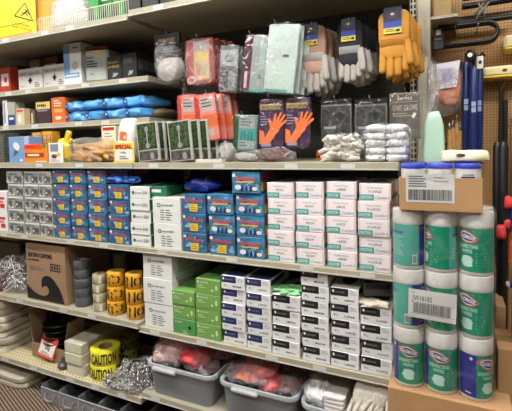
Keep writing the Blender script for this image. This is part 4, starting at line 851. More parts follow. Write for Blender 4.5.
# ------------------------------------------------------------------ top shelf
zT = ZTOP['T']
SIGN = mat('yellow_sign_plastic', 'f2cf1c', .45, var=.02); ORS = mat('orange_light_tint', 'f0952a', .5)  # orange tint: light through the translucent sign, painted as a colour
t = thing('wet_floor_sign', 'yellow wet floor sign with a falling figure leaning on the top shelf', 'sign', (X(14, .1, 2.1), .09, zT))
xl, xr = X(-14, .09, 2.1)-t.location.x, X(35, .09, 2.1)-t.location.x
b = B(); b.box(xl, xr, 0, .02, 0, .45, SIGN, .01); b.rect(xl+.02, xr-.02, .012, .05, ORS)  # lower orange band paints light showing through the sign
def P3(u, v): q = W(u, v, .09); return (q[0]-t.location.x, -.0012, q[1]-zT)
tri = [P3(25, 3), P3(33, 21), P3(14.5, 16)]
def edge(a, c, wd, m, y=-.0012):
    dx, dz = c[0]-a[0], c[2]-a[2]; l = math.hypot(dx, dz); nx, nz = -dz/l*wd, dx/l*wd
    b.poly([(a[0]+nx, y, a[2]+nz), (c[0]+nx, y, c[2]+nz), (c[0]-nx, y, c[2]-nz), (a[0]-nx, y, a[2]-nz)], m)
for i in range(3): edge(tri[i], tri[(i+1) % 3], .0035, BLACK)
for a, c, wd in (((27.5, 10.5), (24, 14), .006), ((24, 14), (20.5, 16), .003), ((24, 14), (22, 12.5), .003), ((27, 11), (29.5, 15), .003), ((27, 11), (25, 9.5), .0025), ((25.5, 12), (28, 16.5), .003)): edge(P3(*a), P3(*c), wd, BLACK, -.0016)
q = P3(28.3, 10); b.disc(q[0], q[2], .006, .006, BLACK, -.0018)
a = P3(12, 24); c = P3(34, 28.5); an = math.atan2(c[2]-a[2], c[0]-a[0]); wd = math.hypot(c[0]-a[0], c[2]-a[2])
b.text('CAUTION', a[0], a[2], .013, BLACK, w=wd*.8, rot=an); b.text('WET FLOOR', a[0], a[2]-.019, .012, BLACK, w=wd*.9, rot=an)
b.build('sign_panel', t)
b = B(); b.box(xr-.02, xr+.16, .03, .05, 0, .5, ORS, .01); b.build('orange_tint_panel', t)  # added panel; its orange stands in for light through the sign
# white wrapped pack, wire fence, green and black goods
crumple('towel_pack', 64, 10, .28, .2, .16, .05, zT, 'white crinkled plastic pack behind the shelf fence, right of the yellow sign', MILK, 5, mat('white_tissue', 'd9d4cc', .8), cat='pack', amp=.12, p=.6)
crumple('tissue_pack', 80, 4, .16, .12, .12, .1, zT+.17 if False else zT, 'small white pack with rosy print beside the big white one', MILK, 6, mat('rosy_tissue', 'd8a79b', .8), cat='pack', amp=.12, p=.6)
for i, (ua, ub, y, hgt, c, lb) in enumerate(((88, 97, .06, .3, '1d8a2e', 'bright green pack at the left of the green goods'), (98, 111, .1, .26, '1c6b2b', 'green bottle pack in the middle behind the fence'), (112, 122, .07, .3, '2c9a3a', 'light green pack beside the fence end'))):
    x0, x1 = X(ua, y, zT), X(ub, y, zT); b = B(); w = x1-x0; b.box(-w/2, w/2, 0, .12, 0, hgt, mat('green_pack_%d' % i, c, .4, var=.3, vs=20), .012); b.rect(-w*.3, w*.3, hgt*.5, hgt*.7, WHITE, -.001); b.rect(-w*.35, w*.2, hgt*.1, hgt*.3, BLACK, -.001)
    tag(b.build('cleaner_pack', loc=((x0+x1)/2, y, zT+.0005)), lb, 'pack')
for i, (ua, ub) in enumerate(((126, 140), (142, 158), (160, 178), (182, 202))):
    z = 2.067; x0, x1 = X(ua, .05, z), X(ub, .05, z); w = x1-x0; b = B(); b.box(-w/2, w/2, 0, .2, 0, .22, BLACK, .006); b.rect(-w*.3, w*.3, .08, .1, GRD)
    tag(b.build('black_case', loc=((x0+x1)/2, .05, z+.0005)), 'black case on the top shelf, %s from the fence' % ('first', 'second', 'third', 'fourth')[i], 'box', 'black cases on the top shelf')
xa, xb = X(38, .01, zT), XJ-.01; t = thing('shelf_fence', 'low white wire fence along the front of the top shelf', 'fence', ((xa+xb)/2, .012, zT)); WW = mat('white_wire', 'cfcabb', .35, .2)
b = B(); w = xb-xa; n = int(w/.0135)
for i in range(n+1): x = -w/2+w*i/n; b.tube([(x, 0, 0), (x, 0, .072)], .0016, WW, 5, caps=False)
b.tube([(-w/2, 0, .072), (w/2, 0, .072)], .003, WW, 6); b.tube([(-w/2, 0, .004), (w/2, 0, .004)], .003, WW, 6); b.build('wire_panel', t)
xa0 = XL; b = B(); b.tube([(X(-20, .01, zT)-t.location.x, -.0, .072), (-w/2, 0, .072)], .0022, mat('thin_wire', '8a7a52', .4, .5), 6); b.build('front_wire', t)
# ------------------------------------------------------------------ shelf four, left end: bag of wire hooks
z = S4L
t = thing('wire_hook_bag', 'clear bag full of white wire hooks at the left of the wave carton', 'bag', (X(12, .06, z), .12, z)); b = B(); r = random.Random(5); WH = mat('white_plastic_wire', 'cfcfcd', .35)
for k in range(22):
    x, y, zz_ = r.uniform(-.11, .11), r.uniform(-.09, .0), r.uniform(.02, .17); a = r.uniform(0, PI); l = r.uniform(.02, .06)
    p = Vector((x, y, zz_)); d = Vector((math.cos(a), .2, math.sin(a)*.8)); n = Vector((-d.z, 0, d.x))
    b.tube([p-d*l, p+d*l, p+d*l+n*.03, p+d*(l*.2)+n*.034], .003, WH, 6)
b.build('wire_hooks', t)
b = B(); b.blob((0, 0, .1), (.135, .1, .1), CRINK, 34, 20, .2, 26, 3, .6, sm=False, fn=lambda q: Vector((q.x, q.y, max(q.z, -.098)))); b.build('plastic_bag', t)
b = B(); b.blob((0, 0, .02), (.12, .05, .02), mat('ochre_cloth', 'a5803f', .85, bump=.4), 22, 12, .2, 16, 3, .7); b.box(-.12, .12, -.03, .07, -.0, .02, mat('ochre_cloth', 'a5803f'), .004)
b2 = B(); b2.box(-.16, .13, 0, .16, 0, .235, mat('dim_carton', '56504a', .7), .003); tag(b2.build('supply_box', loc=(X(8, .25, z+.1)-.02, .26, z+.0005)), 'dim brown carton standing behind the wire hooks at far left', 'box')
tag(b.build('folded_cloth', loc=(X(8, .25, z+.1)-.02, .32, z+.236)), 'ochre folded cloth lying on the dim carton behind the wire hooks', 'cloth')
for k in range(3):
    b = B(); b.lathe([(0, 0), (.028, 0), (.03, .004), (.03, .03), (.027, .036), (0, .038)], (mat('wine_pot', '5d1b26', .35), mat('black_pot', '1e1b1f', .3), mat('wine_pot', '5d1b26'))[k], 20); tag(b.build('small_jar', loc=(X(-2.5, .02, z)-.0+.0, .05, z+.0005+k*.0385)), '%s jar of the little dark stack at the left picture edge' % ('bottom', 'middle', 'top')[k], 'jar', 'little dark jars')
# ------------------------------------------------------------------ shelf five, left
z = z5; CANV = mat('cream_canvas', 'c2b8a3', .95, bump=.5, bs=120); CANV2 = mat('grey_canvas', 'aea491', .95, bump=.5, bs=120)
x1 = X(3.5, .015, z); r = random.Random(8); zz_ = z; tops = (.047, .043, .04, .05, .045, .05, .055); pr = None
for k, hh in enumerate(tops):
    names = ('bottom', 'second from bottom', 'third from bottom', 'middle', 'third from top', 'second from top', 'top')
    w = .46; o = thing('folded_drop_cloth', 'cream folded canvas drop cloth, %s of the tall stack at lower left' % names[k], 'cloth', (x1-w/2+r.uniform(-.006, .01), .02, zz_+.0005), group='folded canvas drop cloths')
    b = B()
    def fn(q): return q
    b.M = Matrix.Translation((0, .16, hh/2))
    b.blob((0, 0, 0), (w/2, .17, hh*.52), (CANV, CANV2)[k % 2], 44, 14, .06, 14, k, .2, fn=lambda q: Vector((q.x, q.y, q.z)))
    b.build('folded_canvas', o)
    b = B(); b.tube([(w/2-.004, .03, hh*.5), (w/2+.001, .12, hh*.52), (w/2-.004, .3, hh*.5)], .0035, CANV, 6); b.build('fold_edge', o)
    zz_ += hh
b = B(); b.poly([(-.03, 0, 0), (.02, 0, 0), (.02, .025, .001), (-.03, .025, .001)], mat('navy_stamp', '2c3c66', .6))
# open cardboard tray with black goods
xa, xb = X(31, .06, z), X(57, .06, z); w = (xb-xa)*1.28; cx_ = xa+w/2; hF = Zv(334, cx_, .06)-z
t = thing('open_carton', 'open cardboard carton with raised side flaps and a red price card', 'box', (cx_, .07, z)); T_ = .004; dd = .28; hB = .12
b = B(); b.box(-w/2, w/2, 0, dd, .001, T_, CARD); b.box(-w/2, w/2, 0, T_, T_, hB*.72, CARD); b.box(-w/2, w/2, dd-T_, dd, T_, hB, CARD); b.box(-w/2, -w/2+T_, T_, dd-T_, T_, hB, CARD); b.box(w/2-T_, w/2, T_, dd-T_, T_, hB, CARD); b.build('box_body', t)
hL = Zv(310, -w/2+cx_, .07)-z-hB
b = B(); b.box(-T_, 0, 0, .11, 0, hL, CARD); b.build('flap', t, loc=(-w/2+T_, .0, hB-.002), ry=-.08)
b = B(); b.box(0, T_, 0, .13, 0, hL*.85, CARD); b.build('flap', t, loc=(w/2-T_, .0, hB-.002), ry=.22)
b = B(); b.box(-w*.4, w*.4, -.002, 0, 0, .001, CARD); 
cw_ = .13; chh = .115
b = B(); b.box(-cw_/2, cw_/2, -.003, 0, 0, chh, mat('coral_card', 'd9533a', .45), .0005); b.rect(-cw_*.44, cw_*.44, chh*.12, chh*.72, WHITE, -.0036); b.bars(-cw_*.36, cw_*.36, chh*.92, 1, .1, chh*.12, mat('brick_print', '9a3322'), -.0042); b.bars(-cw_*.36, cw_*.34, chh*.66, 1, .1, chh*.05, RED, -.0042); b.text('~3', -cw_*.12, chh*.33, chh*.2, BLACK, y=-.0044, w=cw_*.3); b.bars(-cw_*.3, cw_*.3, chh*.26, 2, chh*.07, chh*.03, INK, -.0044)
tag(b.build('price_sign', loc=(X(45, .05, z+.07), .045, z+.032), rx=-.35, ry=.14), 'tilted red and white price card on the open carton', 'sign')
BOWL = mat('black_rubber', '151517', .35); pr = None
for k in range(5):
    loc = (cx_-.0+.004*math.sin(k*2), .15, z+.006+k*.036); lb = 'black rubber bowl in the open carton, %s of the nested stack' % ('bottom', 'second from bottom', 'middle', 'second from top', 'top')[k]
    if pr is None:
        pr = b = B(); b.lathe([(0, .001), (.05, .0), (.075, .02), (.09, .055), (.095, .058), (.093, .062), (.086, .058), (.07, .024), (.045, .006), (0, .005)], BOWL, 32); pr = o = b.build('rubber_bowl', loc=loc)
    else: o = pr.copy(); COL.objects.link(o); o.location = loc
    tag(o, lb, 'bowl', 'nested black bowls')
b = B(); b.lathe([(0, 0), (.022, .002), (.03, .01), (.03, .026), (.02, .034), (.012, .05), (.013, .062), (0, .064)], mat('smoke_bottle', '4b4a48', .3), 20); tag(b.build('small_bottle', loc=(X(60, .03, z)+.01, .045, z+.0005)), 'small smoky bottle between the price card and the pale long boxes', 'bottle')
# long pale boxes stacked, running back into the shelf
PALEB = mat('pale_long_carton', 'bdb8a2', .6, var=.03); xa, xb = X(66, .02, z), X(83, .02, z); w = xb-xa; zt = Zv(341, xa, .02); h = (zt-z)/3; pr = None
for k in range(3):
    loc = ((xa+xb)/2+(.006, 0, -.003)[k], .015+(.006, .0, .004)[k], z+h*k+.0006)
    if pr is None:
        b = B(); b.box(-w/2, w/2, 0, .36, 0, h-.0012, PALEB, .003); b.rect(-w*.42, w*.42, h*.1, h*.85, mat('pale_end_flap', 'c9c4ae', .6)); b.M = Matrix.Translation((0, .1, h)) @ Matrix.Rotation(-PI/2, 4, 'X'); b.bars(-w*.1, w*.1, .02, 2, .02, .004, INK); pr = o = b.build('long_carton', loc=loc)
    else: o = pr.copy(); COL.objects.link(o); o.location = loc
    tag(o, 'long pale cream carton end-on beside the yellow tape, %s of three' % ('bottom', 'middle', 'top')[k], 'box', 'long pale cream cartons')
b = B(); b.box(-.05, .05, 0, .3, 0, .1, mat('dusky_grey_carton', '6f6c61', .6), .003); tag(b.build('long_carton', loc=(X(72, .1, z+.1)-.02, .11, z+h*3+.001)).copy() if False else b.bm and None or None, '', '') if False else None
# crinkled bag of dark goods in front of the rear rolls
t = crumple('hardware_bag', 133, 380, .235, .135, .15, .01, z, 'shiny crinkled bag of brown and black goods between yellow tape and grey tub', FOIL, 31, mat('brown_black_goods', '2c201b', .5, var=.95, vs=22), amp=.35, p=.8)
t = crumple('sheet_bag', 116, 392, .25, .045, .12, -.015, z, 'flat clear plastic bag at the shelf edge below the yellow tape', FOIL, 37, mat('drab_liner', '57523f', .5, var=.4), amp=.2, p=.7)
# ------------------------------------------------------------------ grey tubs
TUB = mat('grey_tub_plastic', '7b7f82', .45, var=.02); RIM = mat('pale_grey_rim', 'a5a9ac', .4, var=.02)
def rrect(w, d, r, n=6):
    out = []
    for cx, cy, a0 in ((w/2-r, d/2-r, 0), (-w/2+r, d/2-r, PI/2), (-w/2+r, -d/2+r, PI), (w/2-r, -d/2+r, 1.5*PI)):
        for k in range(n+1): a = a0+PI/2*k/n; out.append((cx+r*math.cos(a), cy+r*math.sin(a)))
    return out
def loops(b, L, m, closed_bottom=True):
    rings = [[b.v((x, y, z)) for x, y in rrect(w, d, r)] for (w, d, r, z) in L]
    n = len(rings[0])
    for i in range(len(rings)-1):
        for k in range(n): b.f([rings[i][k], rings[i][(k+1) % n], rings[i+1][(k+1) % n], rings[i+1][k]], m, True)
    b.f(rings[0][::-1], m); b.f(rings[-1], m)
def tub(xa, xb, y, z, zr, d, label, lipx=.2):
    w = xb-xa; h = zr-z; t = thing('storage_tub', label, 'tub', ((xa+xb)/2, y+d/2, z), group='grey storage tubs')
    b = B(); T_ = .004
    loops(b, [(w*.84, d*.84, .03, 0), (w*.845, d*.845, .032, .004), (w*.93, d*.93, .04, h-.012), (w*.93-2*T_, d*.93-2*T_, .037, h-.012), (w*.845-2*T_, d*.845-2*T_, .03, .01)], TUB); b.build('tub_body', t)
    b = B(); loops2 = [(w*.93, d*.93, .04, h-.02), (w*.99, d*.99, .045, h-.02), (w, d, .047, h-.012), (w*.99, d*.99, .046, h-.002), (w*.96, d*.96, .044, h), (w*.93-2*T_, d*.93-2*T_, .037, h-.006), (w*.93-2*T_, d*.93-2*T_, .037, h-.016)]
    rings = [[b.v((x, yy, zz_)) for x, yy in rrect(w_, d_, r)] for (w_, d_, r, zz_) in loops2]; n = len(rings[0])
    for i in range(len(rings)):
        A, C_ = rings[i], rings[(i+1) % len(rings)]
        for k in range(n): b.f([A[k], A[(k+1) % n], C_[(k+1) % n], C_[k]], RIM, True)
    b.build('rim', t)
    b = B(); b.box(-w*.17, w*.17, -d/2-.016, -d/2+.006, h-.028, h-.008, RIM, .006); b.build('handle', t, loc=(-w*lipx, 0, 0))
    return t, w, h, d
z = ZTOP['S5R']
def bagful(t, w, h, d, items, label_fn, seed, filmm=CRINK):
    r = random.Random(seed); k = 0
    for (fx, fy, fz, rx_, ry_, rz_, m, lb, nm, cat) in items:
        o = thing(nm, lb, cat, (t.location.x+fx*w, t.location.y+fy*d, t.location.z+fz))
        b = B(); b.blob((0, 0, 0), (rx_, ry_, rz_), m, 34, 20, .3, 20, seed+k, .85); 
        b.build('folded_gloves', o)
        b = B(); b.blob((0, 0, 0), (rx_*1.12, ry_*1.1, rz_*1.12), filmm, 36, 22, .28, 26, seed+k, .8, sm=False); b.build('plastic_bag', o); k += 1
xa, xb = X(144, 0, .37), X(213.5, 0, .37)
t1, w1, h1, d1 = tub(xa, xb, -.005, z, .372, .3, 'grey plastic storage tub heaped with red and pink bagged gloves, left one', lipx=.18)
ROSE = mat('rosy_glove', 'd8797a', .55, var=.35, vs=22, bump=.6, bs=40); SALM = mat('pale_pink_glove', 'e2b3ae', .6, var=.3, vs=25, bump=.5, bs=40); REDG = mat('strong_red_glove', 'd03c3a', .45, var=.25, vs=30, bump=.5, bs=40)
WINE = mat('wine_glove', '5d2a2b', .5, var=.5, vs=25, bump=.5, bs=40); ORC = mat('orange_card', 'ef6e33', .45); MIXG = mat('murky_rose_glove', '95706c', .6, var=.6, vs=25, bump=.5)
bagful(t1, w1, h1, d1, [(-.27, -.12, .175, .08, .09, .05, SALM, 'pale pink bagged gloves at the left front of the left tub', 'bagged_gloves', 'gloves'), (-.1, .06, .215, .12, .1, .06, ROSE, 'rosy red bagged gloves heaped highest in the left tub', 'bagged_gloves', 'gloves'),
    (.12, -.12, .185, .075, .08, .05, REDG, 'strong red bagged gloves in the middle of the left tub', 'bagged_gloves', 'gloves'), (.30, -.12, .145, .06, .08, .04, WINE, 'wine dark bagged gloves at the right of the left tub', 'bagged_gloves', 'gloves'), (.3, .22, .18, .09, .08, .045, MIXG, 'murky rose bagged gloves at the back of the left tub', 'bagged_gloves', 'gloves')], None, 40)
xa, xb = X(216, -.01, .37), X(296, -.01, .37)
t2, w2, h2, d2 = tub(xa, xb, -.01, z, .374, .3, 'grey plastic storage tub with orange carded pink gloves, middle one', lipx=.12)
bagful(t2, w2, h2, d2, [(-.34, -.05, .165, .05, .09, .035, MIXG, 'clear bag of murky rose gloves at the left of the middle tub', 'bagged_gloves', 'gloves'), (-.08, -.05, .185, .085, .1, .05, ROSE, 'rosy bagged gloves with an orange card in the middle tub', 'bagged_gloves', 'gloves'),
    (.13, -.18, .16, .055, .07, .035, REDG, 'red bagged gloves at the front of the middle tub', 'bagged_gloves', 'gloves'), (.33, -.1, .155, .06, .08, .035, MIXG, 'murky rose bagged gloves at the right of the middle tub', 'bagged_gloves', 'gloves'), (.2, .2, .17, .1, .07, .035, WINE, 'dark bagged gloves at the back of the middle tub', 'bagged_gloves', 'gloves')], None, 60)
b = B(); b.poly([(-.04, 0, -.02), (.028, -.002, -.03), (.045, -.004, .01), (-.01, .004, .035)], ORC); b.poly([(-.04, .0015, -.02), (-.01, .0055, .035), (.045, -.0025, .01), (.028, -.0005, -.03)], ORC)
tag(b.build('orange_card', loc=(X(242, .02, .4), .045, .4), rx=-.7), 'orange card lying on the rosy gloves in the middle tub', 'card')
xa, xb = X(298, -.02, .37), X(392, -.02, .37)
t3, w3, h3, d3 = tub(xa, xb, -.02, z, .372, .3, 'grey plastic storage tub filled with white cloths and gloves, right one', lipx=0)
bagful(t3, w3, h3, d3, [(-.33, -.12, .17, .055, .09, .05, mat('bright_white_cloth', 'd4d3d0', .8, bump=.6, bs=40), 'white bagged cloth bundle at the left of the right tub', 'bagged_cloths', 'cloth')], None, 80, MILK)
r = random.Random(12); pr = None; xs = X(336, .04, .4); CLO = mat('white_folded_cloth', 'cfcac4', .9, bump=.5, bs=100)
for k in range(12):
    loc = (xs+r.uniform(-.003, .003), .062, z+.012+k*.0165); nm = ('bottom', 'second', 'third', 'fourth', 'fifth', 'sixth', 'seventh', 'eighth', 'ninth', 'tenth', 'eleventh', 'top')[k]
    if pr is None: b = B(); b.blob((0, 0, .008), (.046, .065, .0085), CLO, 26, 10, .08, 20, 1, .35); pr = o = b.build('folded_cloth', loc=loc)
    else: o = pr.copy(); COL.objects.link(o); o.location = loc; o.rotation_euler.z = r.uniform(-.05, .05)
    tag(o, 'white folded cloth in the right tub, %s of the neat pile counting from below' % nm, 'cloth', 'neat pile of white folded cloths')
b = B(); b.blob((0, 0, 0), (.09, .06, .04), mat('cream_towelling', 'cbc1ab', .95, bump=.6, bs=60), 26, 16, .2, 18, 5, .8); tag(b.build('towel', loc=(X(340, .15, .4), .17, .37)), 'cream towelling bundle at the back of the right tub', 'cloth')
KN = mat('natural_knit', 'c3bcb0', .95, bump=.7, bs=90, var=.12, vs=40)
# bundles of knit gloves, each a fan of fingers, hanging over the tub
for i, (u, v, an, nm) in enumerate(((362, 388, .35, 'left'), (372, 391, .55, 'middle'), (383, 393, .7, 'right'))):
    x, zz_ = W(u, v, -.0+.02); t = thing('knit_glove', 'natural knit glove leaning in the right tub, %s of three' % nm, 'gloves', (x, .02, zz_), group='natural knit gloves in the right tub', ry=an-.2, rx=-.3)
    b = B(); b.blob((0, 0, -.02), (.03, .014, .045), KN, 20, 12, .1, 20, i, .7)
    for k in range(4): b.finger(((k-1.5)*.015, -.004, -.045), ((k-1.5)*.022, -.01, -.115+.008*abs(k-1.5)), .0085, KN, 8)
    b.finger((.026, -.004, -.01), (.05, -.01, -.06), .009, KN, 8); b.build('glove_body', t)
    b = B(); b.tube([(0, 0, .02), (0, 0, .055)], [.022, .024], KN, 14, 1, .5); b.build('cuff', t)
b = B(); b.blob((0, 0, 0), (.085, .08, .05), KN, 30, 18, .3, 22, 9, .85); tag(b.build('glove_heap', loc=(X(372, .1, .36), .1, .325)), 'heap of natural knit gloves under the three leaning ones', 'gloves')
# ------------------------------------------------------------------ floor level
b = B(); w = .44; 
for k in range(2): b.M = Matrix.Translation((0, .16, .018+k*.034)); b.blob((0, 0, 0), (w/2, .17, .018), CANV2, 40, 12, .04, 12, k+9, .3)
b.M = Matrix(); 
xe = X(22.5, -.01, .04); o = tag(b.build('folded_drop_cloth', loc=(xe-w/2, -.005, 0.0005)), 'folded grey canvas cloth lying on the carpet under the lowest shelf', 'cloth')
b = B(); b.box(-.015, .015, 0, .02, 0, z5-.031, mat('grey_steel_leg', '6b6a63', .4, .4), .002); tag(b.build('shelf_foot', parent=uL, loc=(X(32, .12, .1)-uL.location.x, .12, 0)), None, None)
b = B(); b.box(XL+.003-uL.location.x, XJ-.003-uL.location.x, .3, .32, 0, z5-.031, DARKMETAL); b.build('kick_plate', uL)
b = B(); b.box(XJ+.003-uR.location.x, XR-.003-uR.location.x, .3, .32, 0, ZTOP['S5R']-.031, DARKMETAL); b.build('kick_plate', uR)
SMK = film('smoky_clear_plastic', .22, 'b9bcc0', .15, bs=30, milky=.4, crease_glint=.0); EDGE = mat('frosty_plastic_edge', '8e9194', .3)
xs = [X(u, -.03, .1) for u in (41, 57, 74, 92, 111, 131)]; pr = None; nm6 = ('first', 'second', 'third', 'fourth', 'fifth', 'sixth', 'seventh', 'eighth')
x = X(41, -.03, .1); wB = .145; i = 0
while i < 8:
    hB = .1; lb = 'clear smoky plastic drawer bin on the carpet, %s from the left' % nm6[i]; loc = (x+wB/2, -.03, .001)
    if pr is None:
        pr = t = thing('drawer_bin', lb, 'bin', loc, group='clear plastic drawer bins'); W_ = wB*.97; T_ = .003
        b = B(); b.box(-W_/2, W_/2, 0, .27, 0, T_, SMK); b.box(-W_/2, W_/2, 0, T_, T_, hB*.85, SMK); b.box(-W_/2, -W_/2+T_, T_, .27, T_, hB, SMK); b.box(W_/2-T_, W_/2, T_, .27, T_, hB, SMK); b.box(-W_/2+T_, W_/2-T_, .267, .27, T_, hB, SMK); b.build('bin_shell', t)
        b = B(); b.tube([(-W_/2, 0, hB*.87), (W_/2, 0, hB*.87)], .0035, EDGE, 6); b.tube([(-W_/2, .0, hB*.87), (-W_/2, .27, hB)], .003, EDGE, 6); b.tube([(W_/2, .0, hB*.87), (W_/2, .27, hB)], .003, EDGE, 6); b.tube([(-W_/2, 0, .003), (-W_/2, 0, hB*.87)], .003, EDGE, 6); b.tube([(W_/2, 0, .003), (W_/2, 0, hB*.87)], .003, EDGE, 6); b.build('rim', t)
        b = B(); b.tube([(-W_*.25, -.004, hB*.6), (-W_*.22, -.014, hB*.35), (0, -.018, hB*.3), (W_*.22, -.014, hB*.35), (W_*.25, -.004, hB*.6)], .004, EDGE, 8); b.build('handle', t)
        b = B(); b.box(-W_*.42, W_*.42, .03, .24, .004, hB*.55, mat('black_bin_stuff', '151516', .6, bump=.5, var=.3), .01); b.build('filling', t)
    else: dup(pr, loc, label=lb)
    x += wB; i += 1
crumple('plastic_lid_bag', 172, 400, .28, .168, .14, -.06, .0, 'shiny crumpled clear plastic bag on the floor below the left grey tub', FOIL, 52, mat('grey_shiny_liner', '85888a', .4, var=.3), amp=.2, p=.7)
bpy.data.objects['plastic_lid_bag'].location.y = -.12
# ------------------------------------------------------------------ canister stack by the upright
yC = -.1; rC = .0505; xc0 = X(407.5, yC, .7); pit = .1036; zB = .583; pz = .2035
CANW = mat('canister_white', 'd2cfc9', .3, var=.02); CG = mat('canister_green', '0f8463', .3, var=.03); CP = mat('canister_pale_teal', '4f9e8f', .35, var=.05); CB = mat('canister_blue', '2b2f86', .3, var=.03); LOGO = mat('logo_red', 'c03a34', .35); LGR = mat('pale_green_print', '9fcdb9', .4)
def canister(label, loc, ang, body_only=False, green=True):
    t = thing('wipes_canister', label, 'canister', loc, rz=ang, group='green wipes canisters'); hC = pz-.002
    b = B(); b.lathe([(0, .001), (rC*.93, 0), (rC*.97, .004), (rC*.985, .012), (rC*.985, hC-.042), (rC*.9, hC-.04), (0, hC-.04)], CANW, 40)
    def wp(p): a = p[0]/rC; q = rC*.985-p[1]; return (q*math.sin(a), -q*math.cos(a), p[2])
    b.warp = wp; dg = math.radians; z0, z1 = .012, hC-.05
    def sect(a0, a1, m, y=-.0004, za=z0, zb=z1): b.rect(dg(a0)*rC, dg(a1)*rC, za, zb, m, y, max(1, int(abs(a1-a0)/6)))
    sect(-42, 100, CG); sect(100, 250, CP); sect(-110, -42, CB)
    H_ = z1-z0
    # logo
    a = 0.; cx = dg(a)*rC; cz = z0+H_*.80
    def disc(cx, cz, rx, rz, m, y, n=24):
        b.disc(cx, cz, rx, rz, m, y)
    def dia(hw, hh, m, y):
        sk = lambda q: -(q-cx)*.22; k = lambda q: hh*max(0, 1-abs((q-cx)/hw)**1.7)
        b.span(cx-hw, cx+hw, lambda q: cz+sk(q)-k(q), lambda q: cz+sk(q)+k(q)+1e-5, m, y, 16)
    dia(.04, .021, LOGO, -.0007); dia(.035, .0165, WHITE, -.0011); dia(.034, .0125, mat('logo_navy', '2b3d86', .4), -.0014)
    b.text('CLOROX', cx-.028, cz+.001, .0105, WHITE, y=-.0019, w=.057, rot=-.2, bold=.06)
    b.text('DISINFECTING', cx-.033, cz-.036, .011, LGR, y=-.0008, w=.066, bold=.04); b.text('WIPES', cx-.018, cz-.051, .0105, LGR, y=-.0008, w=.036, bold=.04)
    for k in range(5): disc(cx+.002*math.sin(k*2.), cz-.066-k*.006, .021-.002*abs(k-2), .006, mat('frost_print', 'b6d6cb', .4), -.0008-.0001*k, 14)
    b.bars(cx+dg(32)*rC, cx+dg(64)*rC, z0+H_*.45, 5, H_*.07, H_*.02, LGR, -.0008); b.bars(cx+dg(20)*rC, cx+dg(60)*rC, z0+H_*.94, 1, .1, H_*.02, LGR, -.0008)
    # back panel lines and barcode
    x0_, x1_ = dg(112)*rC, dg(190)*rC; b.rect(x0_, x1_, z0+H_*.78, z0+H_*.83, mat('indigo_print', '47539c', .4), -.0008, 10); b.bars(x0_, x1_, z0+H_*.95, 2, H_*.05, H_*.015, LGR, -.0008)
    for k in range(9): b.rect(x0_, x1_-(k*7 % 4)*.004, z0+H_*(.70-k*.055), z0+H_*(.715-k*.055), LGR, -.0008, 8)
    xq = dg(222)*rC; b.rect(xq, xq+.017, z0+H_*.05, z0+H_*.28, WHITE, -.0008, 3)
    for k in range(9): b.rect(xq+.002+k*.0015, xq+.0027+k*.0015, z0+H_*.08, z0+H_*.25, BLACK, -.0012)
    b.rect(dg(-80)*rC, dg(-60)*rC, z0+H_*.08, z0+H_*.1, WHITE, -.0008, 2); disc(dg(-60)*rC, z0+H_*.9, .005, .005, WHITE, -.0008, 6)
    b.warp = None; b.build('canister_body', t)
    b = B(); b.lathe([(rC*.9, hC-.046), (rC*1.01, hC-.046), (rC*1.015, hC-.043), (rC*1.015, hC-.006), (rC*.99, hC-.001), (rC*.9, hC), (0, hC)], CANW, 40); b.build('lid', t)
    return t
cn = None
for row in range(3):
    for c in range(3):
        lb = 'white lidded green wipes canister, %s row, %s' % (('top', 'middle', 'bottom')[row], ('leftmost', 'middle one', 'rightmost')[c])
        loc = (xc0+pit*c, yC+rC, zB+pz*(2-row)); a = {0: {0: 151, 1: -72, 2: -32}, 1: {0: 122, 1: -55, 2: -32}, 2: {0: -2, 1: -10, 2: 45}}[row][c]; a = math.radians(a)
        # seen from the left of its normal: add the direction to the camera
        va = math.atan2(-loc[0], D+yC)*1.0
        if cn is None: cn = canister(lb, loc, va+a)
        else: dup(cn, loc, rz=va+a, label=lb)
# second rank behind
for row in range(3):
    dup(cn, (xc0+pit*2+.006, yC+rC*3.1, zB+pz*(2-row)), rz=2., label='canister whose edge shows behind the rightmost column, %s row' % ('top', 'middle', 'bottom')[row])
# shrink film with the white bar-code label
t = thing('shrink_wrap', 'clear shrink film with bar-code label around the nine front canisters', 'wrap', (xc0+pit, yC+rC*2, zB))
b = B(); w = pit*3+.006
for (z0_, z1_) in ((.0, pz*1.0-.004), (pz, pz*3)):
    n = 14; P_ = [(x_, y_) for x_, y_ in rrect(w+.004, rC*4.3, .052, 8)]; r = random.Random(3); nz_ = 10; rings = []
    for j in range(nz_+1): rings.append([b.v((x_*(1+.006*noise.noise(Vector((x_*30, y_*30, j*.9)))), y_*(1+.006*noise.noise(Vector((x_*30, 5, j*.9)))), z0_+(z1_-z0_)*j/nz_)) for x_, y_ in P_])
    for j in range(nz_):
        for k in range(len(P_)): b.f([rings[j][k], rings[j][(k+1) % len(P_)], rings[j+1][(k+1) % len(P_)], rings[j+1][k]], SHR, True)
b.build('film', t)
def barcode(b, x0, x1, z0, z1, m, seed=1, y=-.0008):
    r = random.Random(seed); x = x0
    while x < x1: w = r.choice((.0006, .0009, .0014, .002)); b.rect(x, min(x1, x+w), z0, z1, m, y); x += w+r.choice((.0007, .001, .0016))
yy = yC-.006; xa, za = W(408, 316, yy); xb, zb_ = W(456, 325, yy); lw_ = xb-xa; lh = W(409, 288, yy)[1]-za
b = B(); b.box(0, lw_, -.0006, 0, 0, lh, TAGW); b.text('JW18182', lw_*.08, lh*.62, lh*.17, INK, w=lw_*.42, bold=.01); b.bars(lw_*.06, lw_*.16, lh*.9, 1, .1, lh*.03, LINK); b.rect(lw_*.06, lw_*.95, lh*.54, lh*.555, INK); b.rect(lw_*.06, lw_*.95, lh*.155, lh*.165, INK); barcode(b, lw_*.1, lw_*.9, lh*.18, lh*.53, BLACK, 4)
